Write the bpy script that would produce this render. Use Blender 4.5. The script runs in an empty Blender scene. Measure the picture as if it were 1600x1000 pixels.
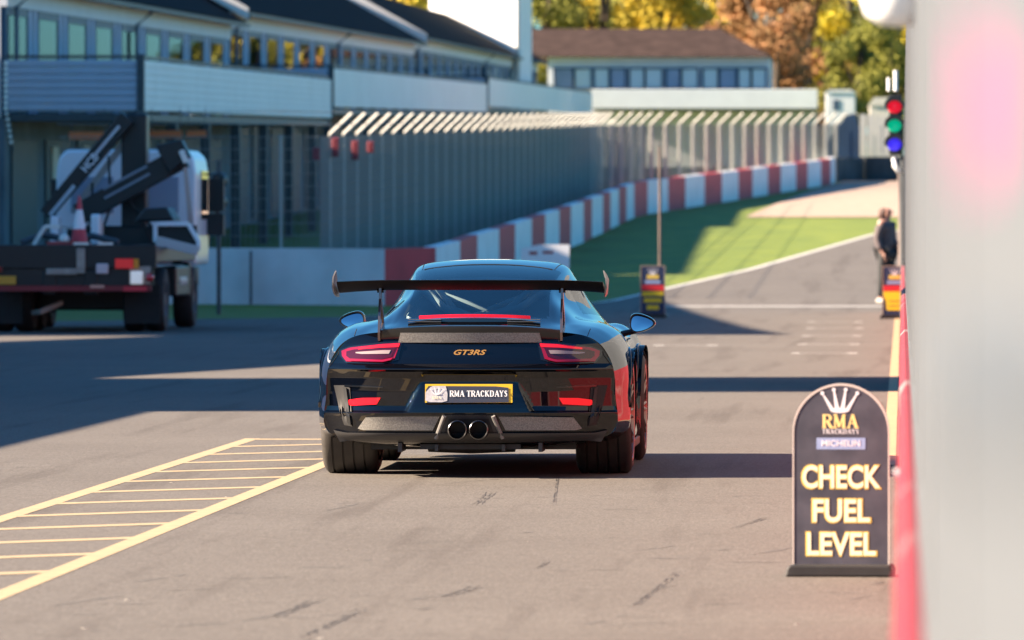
import bpy, bmesh, math, random
from mathutils import Vector, Matrix
R = math.radians
random.seed(7)
scene = bpy.context.scene
col = scene.collection
# ------------------------------------------------------------------ camera, sky, sun
F = 10900.0            # focal length in photo pixels
CH = 1.48              # eye height
cam_d = bpy.data.cameras.new('camera'); cam = bpy.data.objects.new('camera', cam_d); col.objects.link(cam)
cam.location = (0, 0, CH); cam.rotation_euler = (R(90), 0, 0)
cam_d.sensor_width = 36; cam_d.lens = F/1600*36
cam_d.shift_x = -610/1600; cam_d.shift_y = -140/1600
cam_d.clip_start = 0.05; cam_d.clip_end = 5000
cam_d.dof.use_dof = True; cam_d.dof.focus_distance = 41.9; cam_d.dof.aperture_fstop = cam_d.lens/1000/0.041
scene.camera = cam
SUN_E, SUN_A = R(25), R(6)
tosun = Vector((-math.cos(SUN_E)*math.cos(SUN_A), -math.cos(SUN_E)*math.sin(SUN_A), math.sin(SUN_E)))
w = bpy.data.worlds.new("World"); scene.world = w; w.use_nodes = True
nt = w.node_tree; bg = nt.nodes['Background']; sky = nt.nodes.new('ShaderNodeTexSky')
sky.sky_type = 'NISHITA'; sky.sun_disc = False; sky.sun_elevation = SUN_E; sky.sun_rotation = math.atan2(tosun.x, tosun.y)
sky.air_density = 1.0; sky.dust_density = 0.6; sky.ozone_density = 2.0
tint = nt.nodes.new('ShaderNodeMix'); tint.data_type = 'RGBA'; tint.blend_type = 'MULTIPLY'; tint.inputs[0].default_value = 1; tint.inputs[7].default_value = (.22, .53, .75, 1)
nt.links.new(sky.outputs[0], tint.inputs[6]); nt.links.new(tint.outputs[2], bg.inputs[0]); bg.inputs[1].default_value = 0.055
sd = bpy.data.lights.new('sun', 'SUN'); sd.energy = 5.0; sd.angle = R(0.5); sd.color = (1.0, 0.80, 0.60)
so = bpy.data.objects.new('sun', sd); col.objects.link(so); so.rotation_euler = tosun.to_track_quat('Z', 'Y').to_euler(); so.location = (-30, 0, 30)
scene.view_settings.view_transform = 'Standard'; scene.view_settings.look = 'None'
scene.view_settings.exposure = 2.5; scene.view_settings.gamma = 1
scene.cycles.use_denoising = True
scene.cycles.max_bounces = 8; scene.cycles.transparent_max_bounces = 16

# ------------------------------------------------------------------ materials
def sock(n, k, v):
    if k in n.inputs: n.inputs[k].default_value = v
MC = {}
def mat(name, c, rough=0.6, metal=0.0, var=0.0, scale=5.0, bump=0.0, coat=0.0, emit=0.0, spec=None, c2=None, bscale=None, stretch=None, detail=6.0):
    if name in MC: return MC[name]
    m = bpy.data.materials.new(name); m.use_nodes = True; t = m.node_tree; p = t.nodes['Principled BSDF']
    c4 = (*c, 1)
    sock(p, 'Base Color', c4); sock(p, 'Roughness', rough); sock(p, 'Metallic', metal)
    if coat: sock(p, 'Coat Weight', coat); sock(p, 'Coat Roughness', 0.03)
    if spec is not None: sock(p, 'Specular IOR Level', spec)
    if emit: sock(p, 'Emission Color', c4); sock(p, 'Emission Strength', emit)
    if var or bump or c2:
        g = t.nodes.new('ShaderNodeNewGeometry')
        mp = t.nodes.new('ShaderNodeMapping'); t.links.new(g.outputs['Position'], mp.inputs[0])
        if stretch: mp.inputs['Scale'].default_value = stretch
        n = t.nodes.new('ShaderNodeTexNoise'); n.inputs['Scale'].default_value = scale; n.inputs['Detail'].default_value = detail
        t.links.new(mp.outputs[0], n.inputs['Vector'])
        r = t.nodes.new('ShaderNodeValToRGB'); r.color_ramp.elements[0].position = .3 if name != 'wall_red' else .34; r.color_ramp.elements[1].position = .7 if name != 'wall_red' else .42
        d = c2 if c2 else tuple(x*(1-var) for x in c); e = c if c2 else tuple(min(1, x*(1+var)) for x in c)
        r.color_ramp.elements[0].color = (*d, 1); r.color_ramp.elements[1].color = (*e, 1)
        t.links.new(n.outputs['Fac'], r.inputs[0]); t.links.new(r.outputs[0], p.inputs['Base Color'])
        if bump:
            n2 = t.nodes.new('ShaderNodeTexNoise'); n2.inputs['Scale'].default_value = bscale or scale*4; n2.inputs['Detail'].default_value = 4
            t.links.new(mp.outputs[0], n2.inputs['Vector'])
            b = t.nodes.new('ShaderNodeBump'); b.inputs['Strength'].default_value = bump; b.inputs['Distance'].default_value = 0.02
            t.links.new(n2.outputs['Fac'], b.inputs['Height']); t.links.new(b.outputs[0], p.inputs['Normal'])
    MC[name] = m; return m

def glassmat(name, tint, rough=0.0, ior=1.5):
    m = bpy.data.materials.new(name); m.use_nodes = True; t = m.node_tree; t.nodes.clear()
    o = t.nodes.new('ShaderNodeOutputMaterial'); mx = t.nodes.new('ShaderNodeMixShader'); fr = t.nodes.new('ShaderNodeFresnel')
    fr.inputs[0].default_value = ior
    tr = t.nodes.new('ShaderNodeBsdfTransparent'); tr.inputs[0].default_value = (*tint, 1)
    gl = t.nodes.new('ShaderNodeBsdfGlossy'); gl.inputs['Roughness'].default_value = rough
    g = t.nodes.new('ShaderNodeNewGeometry')      # same reflectance from either side
    t.links.new(fr.outputs[0], mx.inputs[0]); t.links.new(tr.outputs[0], mx.inputs[1]); t.links.new(gl.outputs[0], mx.inputs[2]); t.links.new(mx.outputs[0], o.inputs[0])
    MC[name] = m; return m

def asphalt_mat():
    m = bpy.data.materials.new('asphalt'); m.use_nodes = True; t = m.node_tree; p = t.nodes['Principled BSDF']; L = t.links.new; N = t.nodes.new
    g = N('ShaderNodeNewGeometry')
    def noise(scale, det=4, st=None, rough=.6):
        n = N('ShaderNodeTexNoise'); n.inputs['Scale'].default_value = scale; n.inputs['Detail'].default_value = det; n.inputs['Roughness'].default_value = rough
        if st:
            mp = N('ShaderNodeMapping'); mp.inputs['Scale'].default_value = st; L(g.outputs['Position'], mp.inputs[0]); L(mp.outputs[0], n.inputs['Vector'])
        else: L(g.outputs['Position'], n.inputs['Vector'])
        return n.outputs['Fac']
    def ramp(f, a, b, ca, cb):
        r = N('ShaderNodeValToRGB'); r.color_ramp.elements[0].position = a; r.color_ramp.elements[1].position = b
        r.color_ramp.elements[0].color = (*ca, 1); r.color_ramp.elements[1].color = (*cb, 1); L(f, r.inputs[0]); return r.outputs[0]
    def mul(a, b):
        x = N('ShaderNodeMix'); x.data_type = 'RGBA'; x.blend_type = 'MULTIPLY'; x.inputs[0].default_value = 1; L(a, x.inputs[6]); L(b, x.inputs[7]); return x.outputs[2]
    c = ramp(noise(70, 3), .3, .7, (.086, .078, .070), (.146, .133, .119))
    c = mul(c, ramp(noise(.35, 5), .3, .7, (.90, .89, .88), (1.06, 1.06, 1.06)))
    c = mul(c, ramp(noise(3.2, 6), .28, .44, (.89, .885, .88), (1, 1, 1)))
    c = mul(c, ramp(noise(1.0, 5, (1.1, 2.6, 1)), .30, .40, (.90, .89, .88), (1, 1, 1)))
    c = mul(c, ramp(noise(1.0, 3, (75, 9, 1), .8), .32, .68, (.76, .75, .74), (1.24, 1.24, 1.24)))
    c = mul(c, ramp(noise(1.0, 3, (24, 5, 1), .7), .30, .70, (.88, .875, .87), (1.12, 1.12, 1.12)))
    c = mul(c, ramp(noise(24, 2), .62, .70, (1, 1, 1), (1.18, 1.17, 1.15)))
    c = mul(c, ramp(noise(1.0, 5, (2.6, .10, 1)), .36, .46, (.80, .78, .77), (1, 1, 1)))
    c = mul(c, ramp(noise(1.0, 4, (1.3, 3.0, 1)), .26, .36, (.86, .85, .84), (1, 1, 1)))
    L(c, p.inputs['Base Color']); sock(p, 'Roughness', .82); sock(p, 'Specular IOR Level', .3)
    b = N('ShaderNodeBump'); b.inputs['Strength'].default_value = .5; b.inputs['Distance'].default_value = .006; L(noise(90, 3), b.inputs['Height']); L(b.outputs[0], p.inputs['Normal'])
    MC['asphalt'] = m; return m
ASPH = asphalt_mat()
GRASS = mat('grass', (.165, .205, .014), .85, c2=(.075, .125, .010), scale=.9, bump=.8, bscale=30, detail=9)
GRAVEL = mat('gravel', (.34, .25, .19), .9, var=.12, scale=3, bump=.5, bscale=40)
WHITEP = mat('road_white', (.50, .48, .45), .6, var=.12, scale=9)
YELP = mat('road_yellow', (.44, .33, .175), .6, c2=(.33, .25, .145), scale=9)
BLACK = mat('black_plastic', (.012, .013, .014), .45)
BLACKG = mat('black_gloss', (.006, .007, .009), .12, coat=1.0)
RUBBER = mat('rubber', (.022, .021, .020), .75, var=.2, scale=20)
WHITE = mat('white_paint', (.72, .73, .74), .45, var=.04, scale=2)
STEEL = mat('galvanised', (.45, .45, .44), .45, metal=.4, var=.1, scale=6)
DARKST = mat('dark_steel', (.05, .06, .07), .5, var=.15, scale=5)
CONC = mat('white_concrete', (.74, .75, .76), .75, var=.10, scale=1.5, bump=.15, bscale=12)
REDP = mat('red_paint', (.42, .055, .05), .6, var=.18, scale=2.5, bump=.15, bscale=14)
REDG = mat('red_gloss', (.55, .01, .02), .12, coat=1)

# ------------------------------------------------------------------ mesh builder
class MB:
    def __init__(s): s.v = []; s.f = []; s.mi = []; s.cur = 0
    def add(s, vs, fs):
        o = len(s.v); s.v += [tuple(x) for x in vs]; s.f += [tuple(i+o for i in f) for f in fs]; s.mi += [s.cur]*len(fs); return s
    def box(s, x0, x1, y0, y1, z0, z1, M=None):
        vs = [Vector((x, y, z)) for z in (z0, z1) for y in (y0, y1) for x in (x0, x1)]
        if M is not None: vs = [M @ a for a in vs]
        return s.add(vs, [(0, 2, 3, 1), (4, 5, 7, 6), (0, 1, 5, 4), (2, 6, 7, 3), (0, 4, 6, 2), (1, 3, 7, 5)])
    def grid(s, rows, closed=False, flip=False):
        n = len(rows[0]); vs = [p for r in rows for p in r]; fs = []
        for i in range(len(rows)-1):
            for j in range(n if closed else n-1):
                a, b = i*n+j, i*n+(j+1) % n; q = (a, b, b+n, a+n); fs.append(q[::-1] if flip else q)
        return s.add(vs, fs)
    def tube(s, pts, r, seg=8, caps=True):
        pts = [Vector(p) for p in pts]; rs = r if isinstance(r, (list, tuple)) else [r]*len(pts); rings = []
        for i, p in enumerate(pts):
            d = (pts[min(i+1, len(pts)-1)]-pts[max(i-1, 0)]).normalized()
            up = Vector((0, 0, 1)) if abs(d.z) < .9 else Vector((1, 0, 0))
            a = d.cross(up).normalized(); b = d.cross(a)
            rings.append([p+(a*math.cos(t)+b*math.sin(t))*rs[i] for t in [2*math.pi*k/seg for k in range(seg)]])
        s.grid(rings, True)
        if caps: s.add(rings[0], [tuple(range(seg))]); s.add(rings[-1], [tuple(range(seg))[::-1]])
        return s
    def lathe(s, prof, axis='x', c=(0, 0, 0), seg=48, closed=False):
        rows = []
        for (r, h) in prof:
            row = []
            for k in range(seg):
                t = 2*math.pi*k/seg; u, v = r*math.cos(t), r*math.sin(t)
                row.append((c[0]+h, c[1]+u, c[2]+v) if axis == 'x' else (c[0]+u, c[1]+h, c[2]+v) if axis == 'y' else (c[0]+u, c[1]+v, c[2]+h))
            rows.append(row)
        if closed: rows.append(rows[0])
        return s.grid(rows, True)
    def prism(s, poly, a, b, plane='xz', M=None):
        def P(u, v, w): 
            q = Vector((u, w, v)) if plane == 'xz' else Vector((w, u, v)) if plane == 'yz' else Vector((u, v, w))
            return M @ q if M is not None else q
        n = len(poly)
        s.add([P(u, v, a) for u, v in poly]+[P(u, v, b) for u, v in poly],
              [tuple(range(n)), tuple(range(n, 2*n))[::-1]]+[(i, i+n, (i+1) % n+n, (i+1) % n) for i in range(n)])
        return s
    def build(s, name, m, parent=None, smooth=False, bevel=0, loc=None, recalc=True):
        me = bpy.data.meshes.new(name); me.from_pydata(s.v, [], s.f)
        for x in (m if isinstance(m, (list, tuple)) else [m]): me.materials.append(x)
        me.polygons.foreach_set('material_index', s.mi)
        if recalc:
            bm = bmesh.new(); bm.from_mesh(me); bmesh.ops.remove_doubles(bm, verts=bm.verts, dist=1e-5); bmesh.ops.recalc_face_normals(bm, faces=bm.faces); bm.to_mesh(me); bm.free()
        if smooth:
            me.polygons.foreach_set('use_smooth', [True]*len(me.polygons))
        o = bpy.data.objects.new(name, me); col.objects.link(o)
        if parent: o.parent = parent
        if loc: o.location = loc
        if smooth == 'auto':
            me.set_sharp_from_angle(angle=R(38))
        if bevel:
            b = o.modifiers.new('b', 'BEVEL'); b.width = bevel; b.segments = 2; b.limit_method = 'ANGLE'
        return o
def tag(o, label=None, cat=None, group=None, kind=None):
    if label: o['label'] = label
    if cat: o['category'] = cat
    if group: o['group'] = group
    if kind: o['kind'] = kind
    return o
def empty(name, loc=(0, 0, 0), rz=0):
    o = bpy.data.objects.new(name, None); col.objects.link(o); o.location = loc; o.rotation_euler = (0, 0, rz); o.empty_display_size = .2; return o
def copy_tree(o, parent=None):
    c = o.copy(); col.objects.link(c)
    if parent: c.parent = parent
    for ch in list(o.children): copy_tree(ch, c)
    return c
def text(body, size, m, parent, M, extrude=.001, off=0.0, shear=0.0, xs=1.0, spacing=1.0, name='lettering', sizefit=None):
    cu = bpy.data.curves.new('t', 'FONT'); cu.body = body; cu.size = size; cu.extrude = extrude; cu.offset = off; cu.shear = shear
    cu.align_x = 'CENTER'; cu.align_y = 'CENTER'; cu.space_character = spacing; cu.resolution_u = 4
    to = bpy.data.objects.new('t', cu); col.objects.link(to); bpy.context.view_layer.update()
    me = bpy.data.meshes.new_from_object(to.evaluated_get(bpy.context.evaluated_depsgraph_get()))
    bpy.data.objects.remove(to)
    xsx = [v.co.x for v in me.vertices]; ys = [v.co.y for v in me.vertices]
    cx, cy = (min(xsx)+max(xsx))/2, (min(ys)+max(ys))/2
    wx = max(xsx)-min(xsx); wy = max(ys)-min(ys)
    sx, sy = (sizefit[0]/wx, sizefit[1]/wy) if sizefit else (xs, 1)
    for v in me.vertices: v.co = M @ Vector(((v.co.x-cx)*sx, 0-v.co.z, (v.co.y-cy)*sy))
    me.materials.clear(); me.materials.append(m)
    for p in me.polygons: p.material_index = 0
    o = bpy.data.objects.new(name, me); col.objects.link(o); o.parent = parent; return o
# serif glyphs drawn as bars: (x0,y0,x1,y1,width) in a unit box
_SER = {
 'R': (.78, [(.18, 0, .18, 1, .15), (.18, .96, .5, .96, .07), (.18, .5, .5, .5, .07), (.5, .96, .66, .84, .10), (.66, .86, .66, .62, .14), (.66, .64, .5, .5, .10), (.42, .5, .74, 0, .15), (.04, .03, .34, .03, .06), (.62, .03, .86, .03, .06), (.04, .97, .3, .97, .06)]),
 'M': (1.0, [(.16, 0, .18, 1, .08), (.18, 1, .5, .08, .15), (.5, .08, .80, 1, .07), (.82, 0, .82, 1, .15), (.02, .03, .30, .03, .06), (.68, .03, .98, .03, .06), (.04, .97, .24, .97, .06), (.76, .97, .96, .97, .06)]),
 'A': (.84, [(.12, 0, .42, 1, .07), (.42, 1, .74, 0, .16), (.22, .34, .6, .34, .06), (.0, .03, .26, .03, .06), (.58, .03, .9, .03, .06)]),
 'T': (.74, [(.37, 0, .37, 1, .15), (.04, .95, .70, .95, .08), (.05, .82, .05, .97, .06), (.69, .82, .69, .97, .06), (.22, .03, .52, .03, .06)]),
 'C': (.78, [(.66, .80, .52, .95, .09), (.54, .95, .36, .96, .08), (.38, .97, .2, .78, .13), (.17, .8, .17, .2, .15), (.2, .22, .38, .03, .13), (.36, .04, .56, .05, .08), (.55, .05, .7, .2, .08), (.68, .7, .68, .92, .06)]),
 'K': (.84, [(.18, 0, .18, 1, .15), (.2, .42, .66, .98, .08), (.34, .56, .74, .02, .15), (.04, .03, .32, .03, .06), (.6, .03, .86, .03, .06), (.04, .97, .32, .97, .06), (.52, .97, .8, .97, .06)]),
 'D': (.86, [(.18, 0, .18, 1, .15), (.16, .96, .5, .96, .07), (.16, .04, .5, .04, .07), (.5, .96, .7, .78, .11), (.7, .8, .7, .2, .15), (.7, .22, .5, .04, .11), (.04, .03, .3, .03, .06), (.04, .97, .3, .97, .06)]),
 'Y': (.80, [(.4, 0, .4, .48, .15), (.4, .46, .12, .98, .14), (.4, .46, .68, .98, .07), (.24, .03, .56, .03, .06), (.0, .97, .28, .97, .06), (.54, .97, .8, .97, .06)]),
 'S': (.64, [(.54, .82, .4, .96, .08), (.42, .96, .24, .94, .08), (.24, .95, .14, .76, .11), (.14, .76, .52, .34, .16), (.52, .34, .46, .1, .11), (.46, .08, .2, .03, .09), (.22, .04, .1, .2, .07)]),
 ' ': (.35, [])}
def serif(body, wdt, hgt, m, parent, M, thick=.001, name='lettering', bold=1.0):
    tot = sum(_SER[c][0]+.06 for c in body)-.06; mb = MB(); x = 0; k = wdt/tot; n = 0
    for c in body:
        wd, st = _SER[c]
        for (x0, y0, x1, y1, lw) in st:
            a = Vector(((x+x0)*k, y0*hgt)); b = Vector(((x+x1)*k, y1*hgt)); d = (b-a)
            if d.length < 1e-6: continue
            d.normalize(); q = Vector((-d.y, d.x))*lw*bold*k*.5*(1.0 if abs(d.y) > .3 else 1.0)
            n += 1; z = -thick-n*2e-6
            P = [a-q, b-q, b+q, a+q]
            mb.add([M @ Vector((p.x-wdt/2, z, p.y-hgt/2)) for p in P], [(0, 1, 2, 3)])
        x += wd+.06
    return mb.build(name, m, parent, recalc=False)

def zg(Y):                      # ground level: flat pit lane, then the hill
    if Y < 118: return 0.0
    if Y < 134: t = (Y-118)/16; return .0212*16*t*t/2*1.0
    if Y < 330: return .0212*8+.0212*(Y-134)
    if Y < 380: t = (Y-330)/50; return .0212*204+.0212*50*(t-t*t/2)
    return .0212*204+.0212*25
def G(x, y, z=0.0):             # ground point under a photo pixel of the level lane
    Y = (CH-z)*F/(y-360); return ((x-1410)*Y/F, Y)
def PX(x, Y): return (x-1410)*Y/F
def PZ(y, Y): return CH-(y-360)*Y/F

# ------------------------------------------------------------------ ground
ys = [-80, -20, 20, 60, 90, 110, 118, 122, 126, 130]+[134+4*i for i in range(63)]+[390, 420, 500, 700, 1200, 2500]
xs = [-900, -200, -60, -30, -15, -8, -4, 0, 4, 10, 30, 100, 300, 900]
mb = MB(); mb.grid([[(x, y, zg(y)-.02) for x in xs] for y in ys])
tag(mb.build('grass_ground', GRASS, smooth=True), kind='structure')
edge = [(-60, 100), (-30, 112), (-14, 113.5), (-9.5, 119.5), (-5.6, 132), (-3.4, 155), (-.8, 191), (2.5, 215), (8, 240), (20, 262)]
def edgeX(Y):
    if Y <= 100: return -60
    for (a, b), (c, d) in zip(edge, edge[1:]):
        if b <= Y <= d: return a+(c-a)*(Y-b)/(d-b)
    return 20
mb = MB(); Y = -60; rows = []
yy = [-60, 0, 40, 80, 98]+[100+1.5*i for i in range(108)]
mb.grid([[(edgeX(Y)+(25-edgeX(Y))*k/6, Y, zg(Y)) for k in range(7)] for Y in yy])
tag(mb.build('pit_lane', ASPH, smooth=True), kind='structure')
mb = MB(); rows = []
for i in range(80):
    Y = 119.5+1.5*i; X = edgeX(Y); rows.append([(X-.05, Y, zg(Y)+.006), (X+.12, Y, zg(Y)+.006)])
mb.grid(rows); tag(mb.build('white_edge_line', WHITEP), kind='structure')
# gravel trap
def GH(x, y):   # hill ground point under pixel (bisect)
    best = None
    lo, hi = 132.0, 330.0
    for _ in range(40):
        m_ = (lo+hi)/2; yp = 360-(zg(m_)-CH)*F/m_
        if yp > y: lo = m_
        else: hi = m_
    return (PX(x, lo), lo)
mb = MB(); rows = []
for i in range(41):
    t = i/40; Y = 215+t*79
    xl = -5.2-(.0)*t+ (3.0*t if t < .9 else 2.7); xl = PX(1165+150*min(1, t*1.05), Y); xr = 6+26*t
    rows.append([(xl+(xr-xl)*k/5, Y, zg(Y)+.008) for k in range(6)])
mb.grid(rows); tag(mb.build('gravel_trap', GRAVEL, smooth=True), kind='structure')
# painted marks
def strip(mb, pts, wd, z=.0016, dirx=True):
    for (a, b) in zip(pts, pts[1:]):
        if dirx: mb.add([(a[0]-wd/2, a[1], z), (a[0]+wd/2, a[1], z), (b[0]+wd/2, b[1], z), (b[0]-wd/2, b[1], z)], [(0, 1, 2, 3)])
        else: mb.add([(a[0], a[1]-wd/2, z), (b[0], b[1]-wd/2, z), (b[0], b[1]+wd/2, z), (a[0], a[1]+wd/2, z)], [(0, 1, 2, 3)])
mb = MB()
strip(mb, [(-3.66, 8), (-3.66, 49.6)], .105); strip(mb, [(-4.62, 8), (-4.62, 49.6)], .105)
k = 0; Y = 49.4
while Y > 12:
    a, b = Y, Y+(.75 if k else 0.0); mb.add([(-4.567, a-.12, .0016), (-3.713, b-.12, .0016), (-3.713, b+.12, .0016), (-4.567, a+.12, .0016)], [(0, 1, 2, 3)])
    k += 1; Y -= 1.66
tag(mb.build('yellow_box_marking', YELP), kind='structure')
mb = MB(); strip(mb, [(-.085, 44), (-.085, 122)], .09); tag(mb.build('yellow_wall_line', YELP), kind='structure')
mb = MB()
for y, l, r in ((503, (1262, 1273), (1336, 1348)), (513, (1260, 1272), (1336, 1349)), (525, (1253, 1267), (1332, 1346)), (538, (1246, 1260), (1328, 1343)), (552, (1237, 1250), (1324, 1340)), (539.6, (1021, 1037), (1105, 1121))):
    for a, b in (l, r):
        p, q = G(a, y), G(b, y); strip(mb, [(p[0], p[1]), (q[0], q[1])], .55, dirx=False)
    if y > 500: 
        p, q = G(l[1], y), G(r[0], y); strip(mb, [p, q], .16, z=.0012, dirx=False)
tag(mb.build('faded_grid_marking', mat('faded_white', (.36, .35, .33), .7, var=.2, scale=8)), kind='structure')
mb = MB(); p, q = G(1085, 466), G(1385, 470)
mb.grid([[(X_, Y_, zg(Y_)+.006) for X_ in (p[0], -.3)] for Y_ in (128.2, 128.5, 128.8, 129.1)]); tag(mb.build('white_cross_line', mat('faded_white', (.4, .4, .4))), kind='structure')
# tyre scuffs and specks
mb = MB(); SC = mat('tyre_mark', (.035, .031, .029), .8, c2=(.085, .077, .068), scale=9)
for (x0, y0, x1, y1, wd) in ((986, 952, 1062, 892, .035), (470, 1000, 572, 948, .05), (745, 790, 768, 768, .06), (866, 790, 872, 735, .02), (838, 890, 858, 876, .03), (1145, 826, 1200, 808, .04), (690, 935, 750, 915, .07), (1100, 945, 1165, 943, .05), (430, 965, 500, 935, .06), (770, 762, 820, 760, .03), (920, 866, 958, 866, .03)):
    a, b = Vector(G(x0, y0)), Vector(G(x1, y1)); d = (b-a).normalized(); n = Vector((-d.y, d.x))*wd/2; N_ = 26
    for q in range(3):
        o_ = n*(q-1)*.8; pr_ = None
        for i in range(N_+1):
            t = i/N_; wv = (.10+.5*random.random()**2)*(1-abs(2*t-1)**3); c_ = a+(b-a)*t+o_+n*.25*math.sin(5*t+q); row_ = (c_-n*wv*.6, c_+n*wv*.6)
            if pr_ and random.random() < .72: mb.add([(p.x, p.y, .0012+.0002*q) for p in (pr_[0], pr_[1], row_[1], row_[0])], [(0, 1, 2, 3)])
            pr_ = row_
tag(mb.build('tyre_marks', SC), kind='structure')
mb = MB(); rn = random.Random(21)
for i in range(70):
    x0, y0 = rn.uniform(-20, 1370), 650+350*rn.random()**.8; L0 = rn.uniform(.04, .34); a = Vector(G(x0, y0)); an = rn.gauss(0, .5) if i % 4 else rn.uniform(1.2, 1.5); d = Vector((math.cos(an), math.sin(an))); n = Vector((-d.y, d.x)); pr_ = None
    if i % 4 == 0: L0 *= 3
    for k in range(11):
        t = k/10; wv = rn.uniform(.3, 1)*.028*(1-abs(2*t-1)**3)+.001; c_ = a+d*L0*t; row_ = (c_-n*wv, c_+n*wv)
        if pr_ and rn.random() < .8: mb.add([(p.x, p.y, .0009) for p in (pr_[0], pr_[1], row_[1], row_[0])], [(0, 1, 2, 3)])
        pr_ = row_
tag(mb.build('faint_scuffs', mat('faint_scuff', (.055, .050, .046), .85, c2=(.10, .091, .082), scale=16)), kind='structure')
mb = MB()
for i in range(12):
    x, y = random.uniform(0, 1380), random.uniform(745, 1000)**1; X, Y = G(x, y); s = random.uniform(.004, .011)
    mb.prism([(X+s*math.cos(t)*random.uniform(.6, 1.6), Y+s*1.5*math.sin(t)) for t in [k*math.pi/3 for k in range(6)]], 0, .002, 'xy')
tag(mb.build('loose_grit', mat('grit', (.26, .24, .22), .8)), kind='stuff')
exec_parts = []

# ------------------------------------------------------------------ pit wall on the right
WG = mat('wall_grey', (.066, .074, .083), .7, var=.06, scale=.8, bump=.05, bscale=6)
WR = mat('wall_red', (.17, .006, .009), .55, c2=(.20, .12, .115), scale=.55, bump=.6, bscale=18)
pw = empty('pit_wall', (0.15, 10, 0)); tag(pw, 'tall pit wall on the right edge, light grey above and red below', 'wall')
mb = MB(); mb.box(.030, .30, -25, 124, .90, 3.05); o = mb.build('upper_panel', WG, pw, loc=(-.15, -10, 0))
mb = MB()
rows = []
for i in range(0, 500):
    Y = -25+i*.3; dx = random.uniform(-.004, .004); rows.append([(.29, Y, 0.002), (-.014+dx, Y, .002), (-.012+dx*1.2, Y, .5), (-.010-dx, Y, .87+dx), (.012, Y, .90), (.29, Y, .899)])
mb.grid(rows); mb.build('red_skirt', WR, pw, loc=(-.15, -10, 0), smooth='auto')
mb = MB()
for i in range(30):
    Y = .9+i*4.1+3; mb.box(.026, .0295, Y, Y+.03, 1.03, 3.0)
mb.build('joint', mat('joint_grey', (.3, .3, .3), .7), pw, loc=(-.15, -10, 0))
mb = MB(); mb.tube([(.040, 1.62, 1.432), (.040, 2.6, 1.432)], .020, 8); mb.build('wall_shade_band', DARKST, pw, loc=(-.15, -10, 0))  # dark tube added to give the wall its soft bluish shadow band
mb = MB(); mb.lathe([(0, 0), (.034, 0), (.034, .001), (0, .001)], 'x', (.0285, 2.72, 1.527), 24)
for v in range(len(mb.v)): x, y, z = mb.v[v]; mb.v[v] = (x, 2.72+(y-2.72)*6, z)
tag(mb.build('round_sticker', mat('sticker_red', (.70, .0, .26), .4)), 'pink red sticker on the near end of the light grey pit wall', 'sticker')
# white bulkhead lamp on the wall, near top
mb = MB()
mb.lathe([(0, -.16), (.05, -.155), (.085, -.13), (.10, -.08), (.105, 0), (.11, .02), (.11, .05), (0, .05)], 'z', (0, 0, 0), 24)
bl = empty('wall_lamp', (-.005, 16.8, 2.13)); mb.build('lamp_cover', WHITE, bl, smooth='auto')
mb = MB(); mb.box(-.02, .034, -.04, .04, .04, .12); mb.build('bracket', STEEL, bl)
tag(bl, 'white domed lamp fixed high on the grey pit wall', 'lamp')
mb = MB(); mb.tube([(-.022, 0, 0), (.0, 0, 0), (.035, 0, 0)], .012, 12); mb.box(-.02, -.0, -.008, .008, -.01, .01)
tag(mb.build('wall_peg', mat('peg_white', (.85, .85, .85), .4), loc=(.0, 18.2, .845), smooth='auto'), 'small white peg sticking out of the red part of the pit wall', 'peg')

# traffic light at the end of the wall
tl = empty('traffic_light', (-.13, 115, 0)); tag(tl, 'hooded signal with red, green and blue lamps at the far end of the pit wall', 'traffic light')
mb = MB(); mb.box(-.09, .13, .02, .22, 2.72, 3.72); mb.build('housing', BLACK, tl, bevel=.02)
mb = MB(); mb.tube([(.13, .1, 0), (.13, .1, 2.72)], .035, 10); mb.build('pole', DARKST, tl, smooth='auto')
for z, c, nme in ((3.53, (.75, .01, .03), 'red'), (3.22, (.0, .42, .22), 'green'), (2.91, (.05, .03, .85), 'blue')):
    mb = MB(); mb.lathe([(0, -.05), (.06, -.045), (.105, -.02), (.12, .0), (.12, .02)], 'y', (0, -.02, z), 24)
    o = mb.build('lens', mat('lens_'+nme, c, .2, emit=.16), tl, smooth=True); o['label'] = nme+' lens'
    mb = MB(); ts = [R(-15+210*k/20) for k in range(21)]
    mb.prism([(.160*math.cos(t)*1.05, z+.150*math.sin(t)+.01) for t in ts]+[(.120*math.cos(t), z-.025+.112*math.sin(t)) for t in ts[::-1]], -.22, .02, 'xz'); mb.build('visor', BLACK, tl)
mb = MB(); mb.tube([(.02, .1, 3.78), (.02, .1, 4.12)], .035, 8); mb.tube([(-.10, .15, 3.78), (-.10, .15, 4.0)], .025, 8); mb.build('aerial', WHITE, tl, smooth='auto')
mb = MB(); mb.tube([(-.0, 0, 2.66), (.0, -.1, 2.56), (.06, -.06, 2.46), (.13, 0, 2.46)], .045, 8); mb.build('cable_bend', WHITE, tl, smooth=True)

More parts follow.
